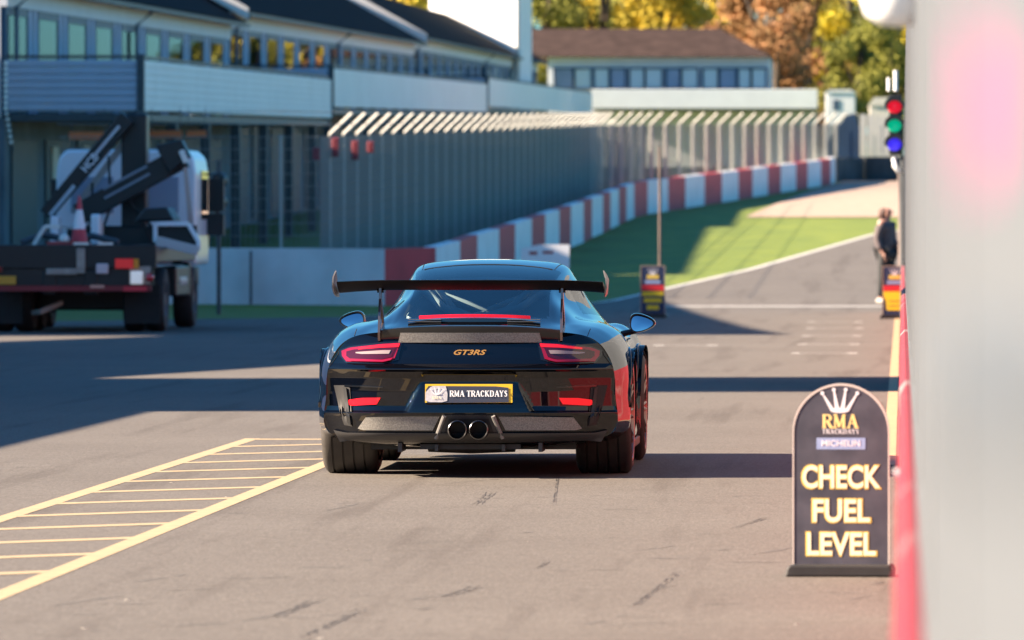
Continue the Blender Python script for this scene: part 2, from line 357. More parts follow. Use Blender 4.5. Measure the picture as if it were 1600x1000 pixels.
# ------------------------------------------------------------------ red and white track wall
stripes = [320, 466, 601, 681, 719, 746, 780, 805, 831, 852, 874, 892, 912, 925, 942, 954, 967, 979, 991, 1012, 1044, 1071, 1101, 1128, 1154, 1176, 1200, 1220, 1244, 1262, 1283, 1298, 1305]
wy = [131, 130.6, 130, 131.5]
n1 = stripes.index(979)-3
for i in range(1, n1+1): wy.append(131.5+(210-131.5)*i/n1)
n2 = len(stripes)-len(wy)
for i in range(1, n2+1): wy.append(210+(291-210)*i/n2)
wallpts = [(PX(x, Y), Y) for x, Y in zip(stripes, wy)]
rw = empty('track_wall', (wallpts[0][0], wallpts[0][1], 0)); tag(rw, 'low concrete track wall painted white then in red and white blocks', 'wall')
rx, ry = wallpts[0]
def wallseg(mb, a, b, h, th=.25, z0=-.05, ztop=None):
    d = Vector((b[0]-a[0], b[1]-a[1], 0)).normalized(); n = Vector((-d.y, d.x, 0))*th
    za, zb_ = zg(a[1]), zg(b[1])
    P = []
    for dz in (z0, h):
        P += [Vector((a[0], a[1], za+dz)), Vector((b[0], b[1], zb_+dz)), Vector((b[0], b[1], zb_+dz))+n, Vector((a[0], a[1], za+dz))+n]
    mb.add(P, [(0, 1, 5, 4), (1, 2, 6, 5), (2, 3, 7, 6), (3, 0, 4, 7), (4, 5, 6, 7), (3, 2, 1, 0)])
cwm, crm = MB(), MB()
ext = [(-60, 131.5)]+[]
wallseg(cwm, (-60, 133), wallpts[0], 1.04)
for i in range(len(wallpts)-1):
    x = stripes[i]; red = x in (601, 719, 780, 831, 874, 912, 942, 967, 991, 1044, 1101, 1154, 1200, 1244, 1283)
    wallseg(crm if red else cwm, wallpts[i], wallpts[i+1], 1.04)
cwm.build('white_blocks', CONC, rw, loc=(-rx, -ry, 0)); crm.build('red_blocks', mat('block_red', (.52, .05, .06), .7, var=.15, scale=1.5), rw, loc=(-rx, -ry, 0))
mb = MB()
for X in (-12.2, -9.97): mb.box(X, X+.03, 130.35, 130.62, .1, 1.1)
mb.build('panel_joint', DARKST, rw, loc=(-rx, -ry, 0))
# dark barrier to the right of it
mb = MB(); e0 = wallpts[-1]; wallseg(mb, (e0[0]+.05, e0[1]+.5), (PX(1350, 296), 296), 1.0, .6); wallseg(mb, (PX(1352, 296), 296), (2.5, 297), 1.0, .6)
tag(mb.build('tyre_barrier', mat('barrier_dark', (.035, .04, .05), .7, var=.6, scale=1.2)), 'dark barrier at the end of the red and white wall above the gravel', 'barrier')

# ------------------------------------------------------------------ catch fence
FEN = mat('fence_grey', (.36, .36, .33), .55, metal=.0, var=.08, scale=2); FENW = mat('fence_wire', (.20, .20, .185), .6)
fpts = [(-30, 133.4), (PX(320, 132.4), 132.4), (PX(468, 132), 132), (PX(500, 132.6), 132.6), (PX(757, 178), 178), (PX(935, 236), 236), (PX(1010, 250), 250), (PX(1335, 299), 299)]
cum = [0]
for a, b in zip(fpts, fpts[1:]): cum.append(cum[-1]+math.hypot(b[0]-a[0], b[1]-a[1]))
def fat(s):
    for i in range(len(cum)-1):
        if s <= cum[i+1]: 
            t = (s-cum[i])/(cum[i+1]-cum[i]); a, b = fpts[i], fpts[i+1]; return Vector((a[0]+(b[0]-a[0])*t, a[1]+(b[1]-a[1])*t)), Vector((b[0]-a[0], b[1]-a[1])).normalized()
    return Vector(fpts[-1]), Vector((fpts[-1][0]-fpts[-2][0], fpts[-1][1]-fpts[-2][1])).normalized()
L_ = cum[-1]; ff = empty('catch_fence', (fpts[1][0], fpts[1][1], 0)); tag(ff, 'tall grey mesh catch fence with cranked post tops behind the track wall', 'fence')
floc = (-fpts[1][0], -fpts[1][1], 0)
def hpost(Y):
    for a, b in (((132, 3.15), (178, 2.92)), ((178, 2.92), (236, 2.72)), ((236, 2.72), (300, 2.38))):
        if Y <= b[0]: return a[1]+(b[1]-a[1])*(Y-a[0])/(b[0]-a[0])
    return 2.38
def fpost(s, thick=.035):
    p, d = fat(s); n = Vector((d.y, -d.x)); z = zg(p.y)
    m_ = MB(); A = Vector((p.x, p.y, z)); T = A+Vector((0, 0, hpost(p.y))); C = T+Vector((n.x*.44, n.y*.44, .42))
    thick = .085 if p.y > 228 else thick; m_.tube([A, T], thick, 6)
    if p.x > -11.3 or p.y > 133: m_.tube([T, C], .052, 6)
    return m_
s = 0; npost = 0; step = 3.1
while s < L_:
    p, d = fat(s)
    if p.x > PX(300, p.y): fpost(s).build('post', FEN, ff, loc=floc)
    s += step if p.y < 133 else 3.0 if p.y < 228 else 2.9
wires = MB(); s = 0
def bar(mb, a, b, r):
    d = (b-a).normalized(); u = d.cross(Vector((0, 0, 1))) if abs(d.z) < .95 else Vector((1, 0, 0)); u = u.normalized()*r; v = d.cross(u)
    v = v.normalized()*r; mb.add([a+u, a+v, a-u-v, b+u, b+v, b-u-v], [(0, 1, 4, 3), (1, 2, 5, 4), (2, 0, 3, 5)])
while s < L_:
    p, d = fat(s); n = Vector((d.y, -d.x)); A = Vector((p.x, p.y, zg(p.y))); T = A+Vector((0, 0, hpost(p.y)-.02)); C = T+Vector((n.x*.52, n.y*.52, .42))
    if p.x > -16:
        bar(wires, A, T, .0055)
    s += .10
for k in range(15):
    s = 0; prev = None
    while s < L_:
        p, d = fat(s); n = Vector((d.y, -d.x)); h = (.3+k*.235)*(hpost(p.y)+.45)/3.6; off = max(0, h-hpost(p.y)); q = Vector((p.x+n.x*off*1.2, p.y+n.y*off*1.2, zg(p.y)+h))
        if prev and p.x > -16: bar(wires, prev, q, .008)
        prev = q; s += 2.0
o = wires.build('mesh', FENW, ff, loc=floc, recalc=False)

# ------------------------------------------------------------------ pit building
PANEL = mat('cladding_white', (.78, .80, .80), .5, var=.05, scale=1)
FASC = mat('fascia_white', (.70, .71, .74), .6, var=.04, scale=1)
ROOFD = mat('roof_dark', (.012, .013, .016), .9, spec=.05, var=.25, scale=2)
ROOFB = mat('roof_brown', (.045, .030, .026), .9, spec=.1, var=.3, scale=1.5, bump=.3, bscale=8)
FRAME = mat('frame_blue', (.05, .09, .15), .5)
BLIND = mat('blind_pale', (.90, .93, .92), .8)
CURT = mat('panel_mauve', (.42, .46, .60), .6, var=.1, scale=1)
GLASS = glassmat('window_glass', (.98, .99, .99), ior=1.22)
BX, FX = -16.4, -19.3
def block(Y0, Y1, zt0, slope, label, balc=True, roofmat=ROOFD, ridge=2.1, first=False):
    root = empty('pit_building', (BX, Y0, 0)); tag(root, label, 'building')
    LO = (-BX, -Y0, 0)
    def zt(Y): return zt0+slope*(Y-Y0)     # top of the balcony cladding
    def sh(mb):
        mb.v = [(x, y, z+slope*(y-Y0)) for x, y, z in mb.v]; return mb
    z0 = zt0
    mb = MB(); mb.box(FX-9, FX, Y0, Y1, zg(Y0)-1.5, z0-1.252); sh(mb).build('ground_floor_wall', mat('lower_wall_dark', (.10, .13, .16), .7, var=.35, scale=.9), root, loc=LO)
    mb = MB(); mb.box(FX-9, FX-.1, Y0, Y1, z0-1.25, z0+1.15); mb.box(FX-9, FX+.05, Y0, Y1, z0+1.15, z0+1.62)
    sh(mb).build('wall', FASC, root, loc=LO)
    mb = MB(); ex = FX+.45; rz_ = z0+1.55+ridge; rxm = ex-ridge/.56
    mb.prism([(ex, z0+1.55), (ex, z0+1.68), (rxm, rz_+.12), (rxm-5.5, z0+1.3), (rxm-5.5, z0+1.15), (rxm, rz_)], Y0+.1, Y1+.2, 'xz')
    sh(mb).build('roof', roofmat, root, loc=LO)
    mb = MB()
    for dx0, dz0, dx1, dz1 in ((ex+.1, z0+1.40, rxm, rz_-.1),):
        mb.prism([(dx0, dz0), (dx0, dz0+.34), (dx1, dz1+.36), (dx1, dz1-.02)], Y0-.1, Y0+.09, 'xz')
    sh(mb).build('bargeboard', mat('barge_white', (.7, .68, .64), .6), root, loc=LO)
    bay = 5.4; nb = int((Y1-Y0-.4)/bay); bay = (Y1-Y0-.2)/nb
    for i in range(nb):
        a = Y0+.1+i*bay
        mb = MB()
        for yy0, yy1 in ((0, .22), (bay*.68, bay*.68+.16), (bay*.84, bay*.84+.14)): mb.box(FX-.09, FX+.02, a+yy0, a+yy1, z0-1.2, z0+1.148)
        mb.box(FX-.09, FX+.01, a+.22, a+bay*.68, z0+.98, z0+1.147)
        fr = sh(mb).build('window', FRAME, root, loc=LO)
        mb = MB(); mb.box(FX-.025, FX-.005, a+.23, a+bay*.68-.01, z0-1.2, z0+.97); sh(mb).build('pane', GLASS, fr)
        mb = MB(); mb.box(FX-.08, FX-.04, a+.23, a+bay*.68, z0-1.2, z0+.95); sh(mb).build('blind', BLIND, fr)
        mb = MB(); mb.box(FX-.08, FX-.0, a+bay*.68+.16, a+bay*.84, z0-1.2, z0+1.14); mb.box(FX-.08, FX-.0, a+bay*.84+.14, a+bay, z0-1.2, z0+1.14)
        sh(mb).build('side_panel', CURT, fr)
    mb = MB(); mb.box(ex+.01, ex+.14, Y0+.1, Y1+.2, z0+1.50, z0+1.60); sh(mb).build('gutter', DARKST, root, loc=LO)
    for Yp in (Y0+1.2, (Y0+Y1)/2):
        mb = MB(); mb.tube([(FX+.10, Yp, z0-1.1), (FX+.10, Yp, z0+1.15), (ex+.05, Yp, z0+1.5)], .05, 8); sh(mb).build('downpipe', FRAME, root, loc=LO)
    if balc:
        mb = MB()
        for k in range(7):
            zz = z0-1.10+k*.157
            mb.box(BX-.04, BX+(.012), Y0, Y1, zz, zz+.03); mb.box(BX-.05, BX+.04, Y0, Y1, zz+.03, zz+.15)
        sh(mb).build('balcony_cladding', PANEL, root, loc=LO)
        mb = MB()
        for k in range(7):
            zz = z0-1.10+k*.157
            mb.box(FX, BX-.06, Y0+.02, Y0+.06, zz, zz+.03); mb.box(FX, BX-.06, Y0-.02, Y0+.06, zz+.03, zz+.15)
        mb.build('balcony_end', mat('cladding_shade', (.42, .46, .56), .5, var=.05, scale=1), root, loc=LO)  # end cladding coloured darker and bluer, shade put into the colour
        mb = MB(); mb.box(FX-.0, BX-.06, Y0+.08, Y1, z0-1.32, z0-1.16); sh(mb).build('balcony_floor', DARKST, root, loc=LO)
        mb = MB(); mb.box(BX-.09, BX-.01, Y0, Y1, z0+.03, z0+.10); mb.box(FX, BX, Y0-.02, Y0+.04, z0+.03, z0+.10); sh(mb)
        mb.box(BX-.06, BX+.10, Y0-.05, Y0+.09, z0-1.4, z0+.12)
        Yp = Y0+2
        while Yp < Y1: mb.box(BX-.07, BX-.03, Yp, Yp+.05, z0+slope*(Yp-Y0), z0+slope*(Yp-Y0)+.08); Yp += 2.5
        mb.build('balcony_rail', DARKST, root, loc=LO)
        Yp = Y0+.3
        while Yp < Y1:
            m2 = MB(); m2.box(BX-.25, BX-.02, Yp, Yp+.25, zg(Yp)-.2, zt(Yp)-1.33); m2.build('column', DARKST, root, loc=LO); Yp += 7.5
    # garage fronts
    Yp = Y0+.3; k = 0
    while Yp < Y1-3:
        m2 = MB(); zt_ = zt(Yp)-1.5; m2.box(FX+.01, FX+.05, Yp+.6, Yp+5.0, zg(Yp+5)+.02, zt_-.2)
        m2.build('garage_opening', mat('garage_dark', (.02, .035, .05), .5), root, loc=LO)  # dark panel stands in for the shaded garage opening
        if k in (1, 2) and first:
            m2 = MB(); m2.box(FX+.06, FX+.10, Yp+1.4, Yp+2.5, zg(Yp)+1.1, zt_-.35); m2.build('sunlit_gap', mat('cream_sunlight', (.85, .72, .58), .6), root, loc=LO)  # cream panel stands in for sunlight seen through the garage
        Yp += 6; k += 1
    return root
block(150, 200, 5.15, .013, 'first storey block of the pit building above the truck with white slatted balcony', first=True)
block(200.0, 275, 6.13, .0149, 'second pit building block with dark roof, long run of windows and slatted balcony')
block(275, 368, 7.48, .0133, 'third pit building block just left of and below the white tower')
# unseen blocks added left of the lane, sized to cast the long shadows on it
def shadow_block(Y0, Y1, X0, X1, h, label):
    o = MB().box(X0, X1, Y0, Y1, 0, h).build('lane_shadow_block', FASC, bevel=.03); tag(o, label, 'building'); return o  # unseen block added to cast a shadow on the lane
TE = math.tan(SUN_E)/math.cos(SUN_A)
def hfor(Xs, X1): return (Xs-X1)*TE
def yo(Xs, X1): return (Xs-X1)*math.tan(SUN_A)
shadow_block(24, 57.0-yo(-6, -13.5), -22, -13.5, hfor(-6.1, -13.5), 'unseen shadow casting block nearest the camera, left of the lane')
X1 = -13.5
shadow_block(57.02-yo(-6, X1), 63.6-yo(-4, X1), -16, X1, hfor(-3.2, X1), 'unseen shadow casting block left of the lane before the tall one')
shadow_block(63.62-yo(-4, X1), 69.6-yo(-4, X1), -19, X1, 9.2, 'tall unseen block left of the lane, casting the broad shadow band')
a_ = 69.62-yo(-4, X1); b_ = 98-9.4-yo(-4, -20)+.8
mb = MB(); mb.prism([(a_, 0), (a_, hfor(-8.2, X1)), (78-yo(-4, X1), hfor(-6.3, X1)), (82, hfor(-4.6, X1)), (b_, hfor(-4.6, X1)), (b_, 0)], -20, X1, 'yz')  # added out of view, top sloped to draw the lit wedge's edge
tag(mb.build('lane_shadow_block', FASC), 'long unseen block with a sloping top, shaped to cast the lane shadow', 'building')
yb_ = yo(-4, -20)
cn_ = empty('shadow_canopy', (-24, 98, 0)); tag(cn_, 'unseen canopy left of the recovery truck, shaped to let a sun strip through', 'building')  # added out of view, its opening shaped to pass a strip of sun
MB().prism([(-9.4-yb_, hfor(-12.8, -20)), (-6-yb_, hfor(-12.0, -20)), (0-yb_, hfor(-10, -20)), (3-yb_, hfor(-8.7, -20)), (7.9-yb_, hfor(-8.4, -20)), (7.9-yb_, hfor(-4.3, -20)), (-9.4-yb_, hfor(-4.3, -20))], 3.4, 4, 'yz').build('roof', FASC, cn_)
MB().box(3.4, 4, -9.4-yb_, 7.9-yb_, 0, 1.9).build('lower_blocker', FASC, cn_)
for yy_ in (-9.2, 7.6): MB().box(3.5, 3.8, yy_-yb_, yy_+.3-yb_, 1.9, hfor(-12.8, -20) if yy_ < 0 else hfor(-8.9, -20)).build('column', DARKST, cn_)
mb = MB(); mb.prism([(98-yb_*.6, 0), (98-yb_*.6, hfor(-1.6, -20)), (106-yb_, hfor(-2.3, -20)), (135, hfor(-4.5, -20)), (149.5, hfor(-5.0, -20)+.4), (149.5, 0)], -28, -20.02, 'yz')  # unseen block, its top line shaped after the shadow it casts
mb.v = [(x if x < -25 else x, y, z) for x, y, z in mb.v]
for v_ in range(len(mb.v)):
    pass
tag(mb.build('lane_shadow_block', FASC), 'high unseen block left of the recovery truck, sloped to cast the shadow edge', 'building')

# tower
tw = empty('white_tower', (-21.15, 345, 0), R(-24)); tag(tw, 'plain white square tower rising above the dark pit roofs', 'tower')
mb = MB(); mb.box(-2.55, 2.5, 0, 1.3, 4, 21); mb.build('wall', mat('tower_white', (.82, .82, .80), .6, var=.02, scale=.5), tw)
mb = MB(); mb.box(-2.6, 2.55, -.05, 1.35, 21.0, 21.3); mb.build('coping', DARKST, tw)
mb = MB(); mb.tube([(2.4, -.08, 6), (2.4, -.08, 20.5)], .06, 8); mb.build('downpipe', STEEL, tw)
# far block across the end
Yd = 374; Sd = F/Yd
fb = empty('far_pavilion', (-10, Yd, 0)); tag(fb, 'far pavilion facing us with brown hipped roof and a row of windows', 'building'); LO = (10, -Yd, 0)
def ZX(x): return PX(x, Yd)
mb = MB(); mb.box(ZX(850), ZX(1200), Yd+4, Yd+14, 4, 10.87); mb.build('wall', FASC, fb, loc=LO)
mb = MB(); zr = PZ(86, Yd); zt_ = 12.55
x0, x1 = ZX(815), ZX(1203); a0, a1 = Yd+3.2, Yd+14.6; ym = (a0+a1)/2
mb.add([(x0, a0, zr), (x1, a0, zr), (x1, a1, zr), (x0, a1, zr), (x0, ym, zt_), (ZX(1118), ym, zt_)], [(0, 1, 5, 4), (1, 2, 5), (2, 3, 4, 5), (3, 0, 4), (3, 2, 1, 0)])
mb.build('roof', ROOFB, fb, loc=LO)
zw1, zw0 = PZ(103, Yd), PZ(137, Yd)
xx = 858
widths = [(862, 890), (893, 918), (924, 946), (950, 972), (980, 1002), (1005, 1030), (1038, 1060), (1062, 1086), (1096, 1118), (1122, 1146), (1152, 1170), (1173, 1194)]
for i, (a, b) in enumerate(widths):
    m2 = MB(); A, B = ZX(a), ZX(b)
    for u0, u1, v0, v1 in ((A-.12, A, zw0, zw1), (B, B+.08, zw0, zw1), (A, B, zw1-.08, zw1), (A, B, zw0, zw0+.08)): m2.box(u0, u1, Yd+3.85, Yd+4.05, v0, v1)
    f_ = m2.build('window', FRAME, fb, loc=LO)
    MB().box(A, B, Yd+3.94, Yd+3.96, zw0+.08, zw1-.08).build('pane', GLASS, f_)
    MB().box(A, B, Yd+3.97, Yd+3.99, zw0+.08, zw1-.08).build('blind', BLIND if i % 3 else CURT, f_)
mb = MB()
for k in range(6):
    zz = PZ(169, Yd)+k*.17; mb.box(ZX(924), ZX(1277), Yd, Yd+.1, zz, zz+.155); mb.box(ZX(924), ZX(1277), Yd+.02, Yd+.1, zz+.155, zz+.17)
mb.build('balcony_cladding', PANEL, fb, loc=LO)
mb = MB(); mb.box(ZX(924), ZX(1277), Yd+.12, Yd+4, PZ(171, Yd), PZ(167, Yd)); mb.box(ZX(1270), ZX(1277), Yd+.11, Yd+4, PZ(169, Yd), PZ(140, Yd)); mb.build('balcony_floor', DARKST, fb, loc=LO)
mb = MB(); mb.box(ZX(924), ZX(1275), Yd+3, Yd+3.9, 4, PZ(172, Yd)); mb.build('lower_wall', FASC, fb, loc=LO)
# white vans and huts beyond the fence on the right
def hut(x0, x1, y0, y1, Y, label, cat, name, m=WHITE, d=3):
    root = empty(name, (PX((x0+x1)/2, Y), Y, 0)); tag(root, label, cat); hw = (x1-x0)/2*Y/F
    z0, z1 = PZ(y1, Y), PZ(y0, Y)
    mb = MB(); mb.box(-hw, hw, 0, d, z0-3.5, z1-.15*(z1-z0)); mb.build('wall', m, root, bevel=.04)
    mb = MB(); mb.prism([(-hw-.05, z1-.15*(z1-z0)), (hw+.05, z1-.15*(z1-z0)), (hw*.7, z1), (-hw*.7, z1)], -.05, d+.05, 'xz'); mb.build('roof', m, root)
    mb = MB(); mb.box(-hw*.5, -hw*.05, -.02, 0, z0, z0+(z1-z0)*.5); mb.build('door', FRAME, root)
hut(1290, 1336, 140, 172, 340, 'white hut beyond the fence right of the far pavilion', 'hut', 'white_hut')
hut(1358, 1410, 152, 240, 310, 'cream hut beyond the gravel behind the traffic light', 'hut', 'cream_hut', mat('cream_wall', (.62, .58, .52), .7, var=.05))
# dark blue panel on the fence end; cream panels coloured as sunlit fence
mb = MB(); YY = 293.0
mb.prism([(PX(1276, YY), PZ(247, YY)), (PX(1343, YY), PZ(247, YY)), (PX(1343, YY), PZ(200, YY)), (PX(1336, YY), PZ(176, YY)), (PX(1322, YY), PZ(180, YY)), (PX(1303, YY), PZ(204, YY)), (PX(1290, YY), PZ(226, YY))], YY+1.2, YY+1.25, 'xz')
tag(mb.build('blue_panel', mat('panel_blue', (.012, .045, .10), .7, var=.2, scale=1)), 'dark blue pointed panel on the end of the catch fence', 'screen')
scr = empty('sunlit_fence', (PX(1366, 297), 297, 0)); tag(scr, 'row of upright panels coloured as sunlit fence between blue panel and traffic light', 'screen')
for k in range(5):
    a = 1343+k*12; MB().box(PX(a, 297)-PX(1366, 297), PX(a+10.5, 297)-PX(1366, 297), 1.2, 1.3, PZ(250, 297), PZ(178+k, 297)).build('panel', mat('sunlit_cream', (.58, .56, .50), .6, var=.05), scr)

# ------------------------------------------------------------------ trees
def leafmat(name, c, c2):
    m = mat(name, c, .7, c2=c2, scale=.9, detail=3)
    t = m.node_tree; p = t.nodes['Principled BSDF']; sock(p, 'Specular IOR Level', .2)
    return m
BARK = mat('bark', (.06, .045, .035), .9, var=.3, scale=4)
LM = {'yellow': leafmat('leaf_yellow', (.60, .43, .04), (.32, .27, .04)), 'brown': leafmat('leaf_brown', (.40, .19, .08), (.20, .13, .055)),
      'green': leafmat('leaf_green', (.24, .23, .035), (.12, .13, .026)), 'gold': leafmat('leaf_gold', (.62, .48, .03), (.30, .28, .03))}
def tree(X, Y, h, rad, kind, label, seed, nl=14000, low=.22):
    rnd = random.Random(seed); z0 = zg(Y); root = empty('autumn_tree', (X, Y, z0)); tag(root, label, 'tree', 'autumn trees behind the pit buildings')
    tk = MB(); tk.tube([(0, 0, -.3), (.1, 0, h*.3), (-.1, .1, h*.6), (0, 0, h*.92)], [h*.035, h*.027, h*.016, .04], 10)
    clumps = []
    for i in range(30):
        t = rnd.uniform(low, 1.0); a = rnd.uniform(0, 6.283); rr = rad*math.sin(math.pi*min(1, .18+t*.80))**.7*rnd.uniform(.35, 1)
        c = Vector((rr*math.cos(a), rr*math.sin(a), h*t*rnd.uniform(.9, 1.0))); clumps.append((c, rnd.uniform(.16, .30)*rad))
        if i < 14: tk.tube([(0, 0, h*max(.2, t*.6)), (c.x*.5, c.y*.5, c.z*.88), tuple(c)], [h*.012, h*.008, .03], 6)
    tk.build('trunk', BARK, root, smooth=True)
    lf = MB(); s0 = rad*.028
    for i in range(nl):
        c, cr = clumps[rnd.randrange(len(clumps))]
        d = Vector((rnd.gauss(0, 1), rnd.gauss(0, 1), rnd.gauss(0, .8))); d = d.normalized()*cr*rnd.uniform(.5, 1.25)
        p = c+d; s = s0*rnd.uniform(.5, 1.5)
        u = Vector((rnd.gauss(0, 1), rnd.gauss(0, 1), rnd.gauss(0, 1))).normalized()*s; v = u.orthogonal().normalized()*s*.7
        lf.add([p-u, p+v, p+u, p-v], [(0, 1, 2, 3)])
    lf.build('crown', LM[kind], root, recalc=False)
TR = [(640, 455, 15.5, 4.0, 'yellow', 'yellow tree just left of the white tower behind the roofs'), (860, 440, 14.5, 4.0, 'green', 'dull green tree right behind the white tower'),
      (945, 452, 15.5, 4.6, 'green', 'green tree above the left half of the brown roof'), (1030, 440, 15.5, 4.4, 'yellow', 'yellow tree above the middle of the brown roof'),
      (1110, 446, 16, 4.2, 'yellow', 'yellow tree above the right end of the brown roof'), (1190, 432, 15.5, 4.0, 'brown', 'russet brown tree behind the roof hip'),
      (1262, 420, 14.5, 4.2, 'brown', 'widest russet tree between the pavilion and the yellow trees'), (1330, 440, 15.0, 3.6, 'green', 'dark green tree behind the white hut'),
      (1372, 425, 16.5, 4.2, 'gold', 'golden green tree left of the traffic light'), (1425, 410, 16.5, 4.0, 'gold', 'golden tree behind the traffic light'),
      (1215, 400, 8.5, 3.4, 'brown', 'low russet tree beside the pavilion balcony'), (1345, 392, 8.0, 3.0, 'green', 'low dark green tree beyond the white hut'), (1395, 380, 8.5, 3.0, 'green', 'low green tree behind the cream hut'),
      (600, 430, 15.5, 4.5, 'gold', 'golden tree at the left behind the third roof'), (1290, 470, 17, 5, 'yellow', 'tall yellow tree behind the russet ones'), (985, 470, 16.5, 5, 'yellow', 'tall yellow tree rising behind the two green ones'), (880, 475, 17, 5, 'gold', 'golden tree peeping out right of the white tower')]
for i, (px, Y, h, rd, kd, lb) in enumerate(TR): tree(PX(px, Y), Y, h, rd, kd, lb, 100+i, low=.12 if h < 10 else .25)
# unseen trees added behind the camera for the paint to mirror
mb = MB(); rnd = random.Random(5); rows = []
tl_l = MB()
for i in range(5200):
    x = rnd.uniform(-120, 120); zt_ = 8+3*math.sin(x*.09)+2*math.sin(x*.31+1); p = Vector((x, -75+rnd.uniform(-4, 4), rnd.uniform(0, 1)**.8*zt_)); s = rnd.uniform(.5, 1.3)
    u = Vector((rnd.gauss(0, 1), rnd.gauss(0, 1), rnd.gauss(0, 1))).normalized()*s; v = u.orthogonal().normalized()*s; tl_l.add([p-u, p+v, p+u, p-v], [(0, 1, 2, 3)])
tag(tl_l.build('mirror_treeline', LM['green'], recalc=False), kind='stuff')

# ------------------------------------------------------------------ small things on the lane
SB = mat('sign_board', (.085, .085, .105), .35, c2=(.045, .047, .062), scale=9)
SY = mat('sign_yellow', (.72, .52, .10), .5); SCR = mat('sign_cream', (.90, .84, .58), .5); SWH = mat('sign_white', (.8, .8, .82), .5)
SBL = mat('sign_blue', (.24, .32, .54), .5, c2=(.30, .38, .58), scale=25)
def crown(m, parent, cx, cz, wd, ht, y, M=None):
    mb = MB(); M = M or Matrix()
    base = ht*.14; top = [-.5, -.17, .17, .5]; th = [.86, 1.0, 1.0, .86]
    for i, (a, t) in enumerate(zip(top, th)):
        bx = a*.42; x0, z0 = cx+bx*wd, cz+base; x1, z1 = cx+a*wd, cz+ht*t-.006; hw = wd*.065
        mb.add([M @ Vector(p) for p in ((x0-hw, y-.0002*i, z0), (x0+hw, y-.0002*i, z0), (x1+hw*.35, y-.0002*i, z1), (x1-hw*.35, y-.0002*i, z1))], [(0, 1, 2, 3)])
        mb.add([M @ Vector((x1+.055*wd*math.cos(t2), y-.001-.0001*i, z1+.055*wd*math.sin(t2))) for t2 in [k*math.pi/5 for k in range(10)]], [tuple(range(10))])
    mb.add([M @ Vector((cx+.27*wd*math.cos(t2), y-.0016, cz+base*.9+ht*.10*math.sin(t2))) for t2 in [k*math.pi/8 for k in range(16)]], [tuple(range(16))])
    return mb.build('crown_emblem', m, parent, recalc=False)
S0 = 365.0; sgY = 29.87
sg = empty('pavement_sign', (PX(1314, sgY), sgY, 0), R(-4)); tag(sg, 'round topped black board on the lane reading CHECK FUEL LEVEL', 'sign')
hw, H = .207, .825
arc = [(hw*math.cos(t), H-.205+.205*math.sin(t)) for t in [math.pi*k/24 for k in range(25)]]
mb = MB(); mb.prism([(-hw, .02), (hw, .02)]+arc, 0, .012, 'xz'); mb.build('board', SB, sg)
mb = MB(); ar = [(hw, .02)]+arc+[(-hw, .02)]
for (a, b) in zip(ar, ar[1:]): 
    k0 = lambda p, s: (p[0]*s, .02+(p[1]-.02)*(1-(1-s)*.5))
    i0, i1 = k0(a, .975), k0(b, .975); mb.add([(a[0]*1.005, -.002, a[1]), (b[0]*1.005, -.002, b[1]), (i1[0], -.002, i1[1]), (i0[0], -.002, i0[1])], [(0, 1, 2, 3)])
    mb.add([(a[0]*1.005, -.002, a[1]), (b[0]*1.005, -.002, b[1]), (b[0]*1.005, .013, b[1]), (a[0]*1.005, .013, a[1])], [(3, 2, 1, 0)])
mb.build('edge_trim', mat('trim_pale', (.55, .50, .45), .5), sg)
mb = MB(); mb.prism([(-.232, 0), (.225, 0), (.225, .035), (.215, .05), (-.21, .05), (-.225, .04)], -.09, .12, 'xz'); mb.build('base', mat('sign_rubber', (.02, .02, .02), .6, var=.3, scale=9), sg, bevel=.008)
def SZ(y): return (900-y)/S0+.0
I = Matrix.Translation((0, -.003, 0))
crown(SWH, sg, -.005, SZ(646), .150, .108, -.0008)
serif('RMA', .155, .058, mat('rma_gold', (.85, .66, .25), .5), sg, Matrix.Translation((-.005, -.0002, SZ(658))), bold=1.5)
serif('TRACKDAYS', .158, .020, SWH, sg, Matrix.Translation((-.002, -.0002, SZ(674))), bold=1.15)
mb = MB(); mb.box(-.105, .105, -.001, -.0002, SZ(702), SZ(684)); mb.build('banner', SBL, sg)
text('MICHELIN', .05, SWH, sg, Matrix.Translation((.0, -.0016, SZ(692.5))), extrude=.0003, off=.0006, sizefit=(.165, .026))
for wd_, y_, t_ in ((.335, 745, 'CHECK'), (.244, 798, 'FUEL'), (.295, 850, 'LEVEL')):
    text(t_, .12, SY, sg, Matrix.Translation((.002, -.0008, SZ(y_))), extrude=.0003, off=.0056, sizefit=(wd_+.014, .108))
    text(t_, .12, SCR, sg, Matrix.Translation((.002, -.0014, SZ(y_))), extrude=.0003, off=.0027, sizefit=(wd_, .097))
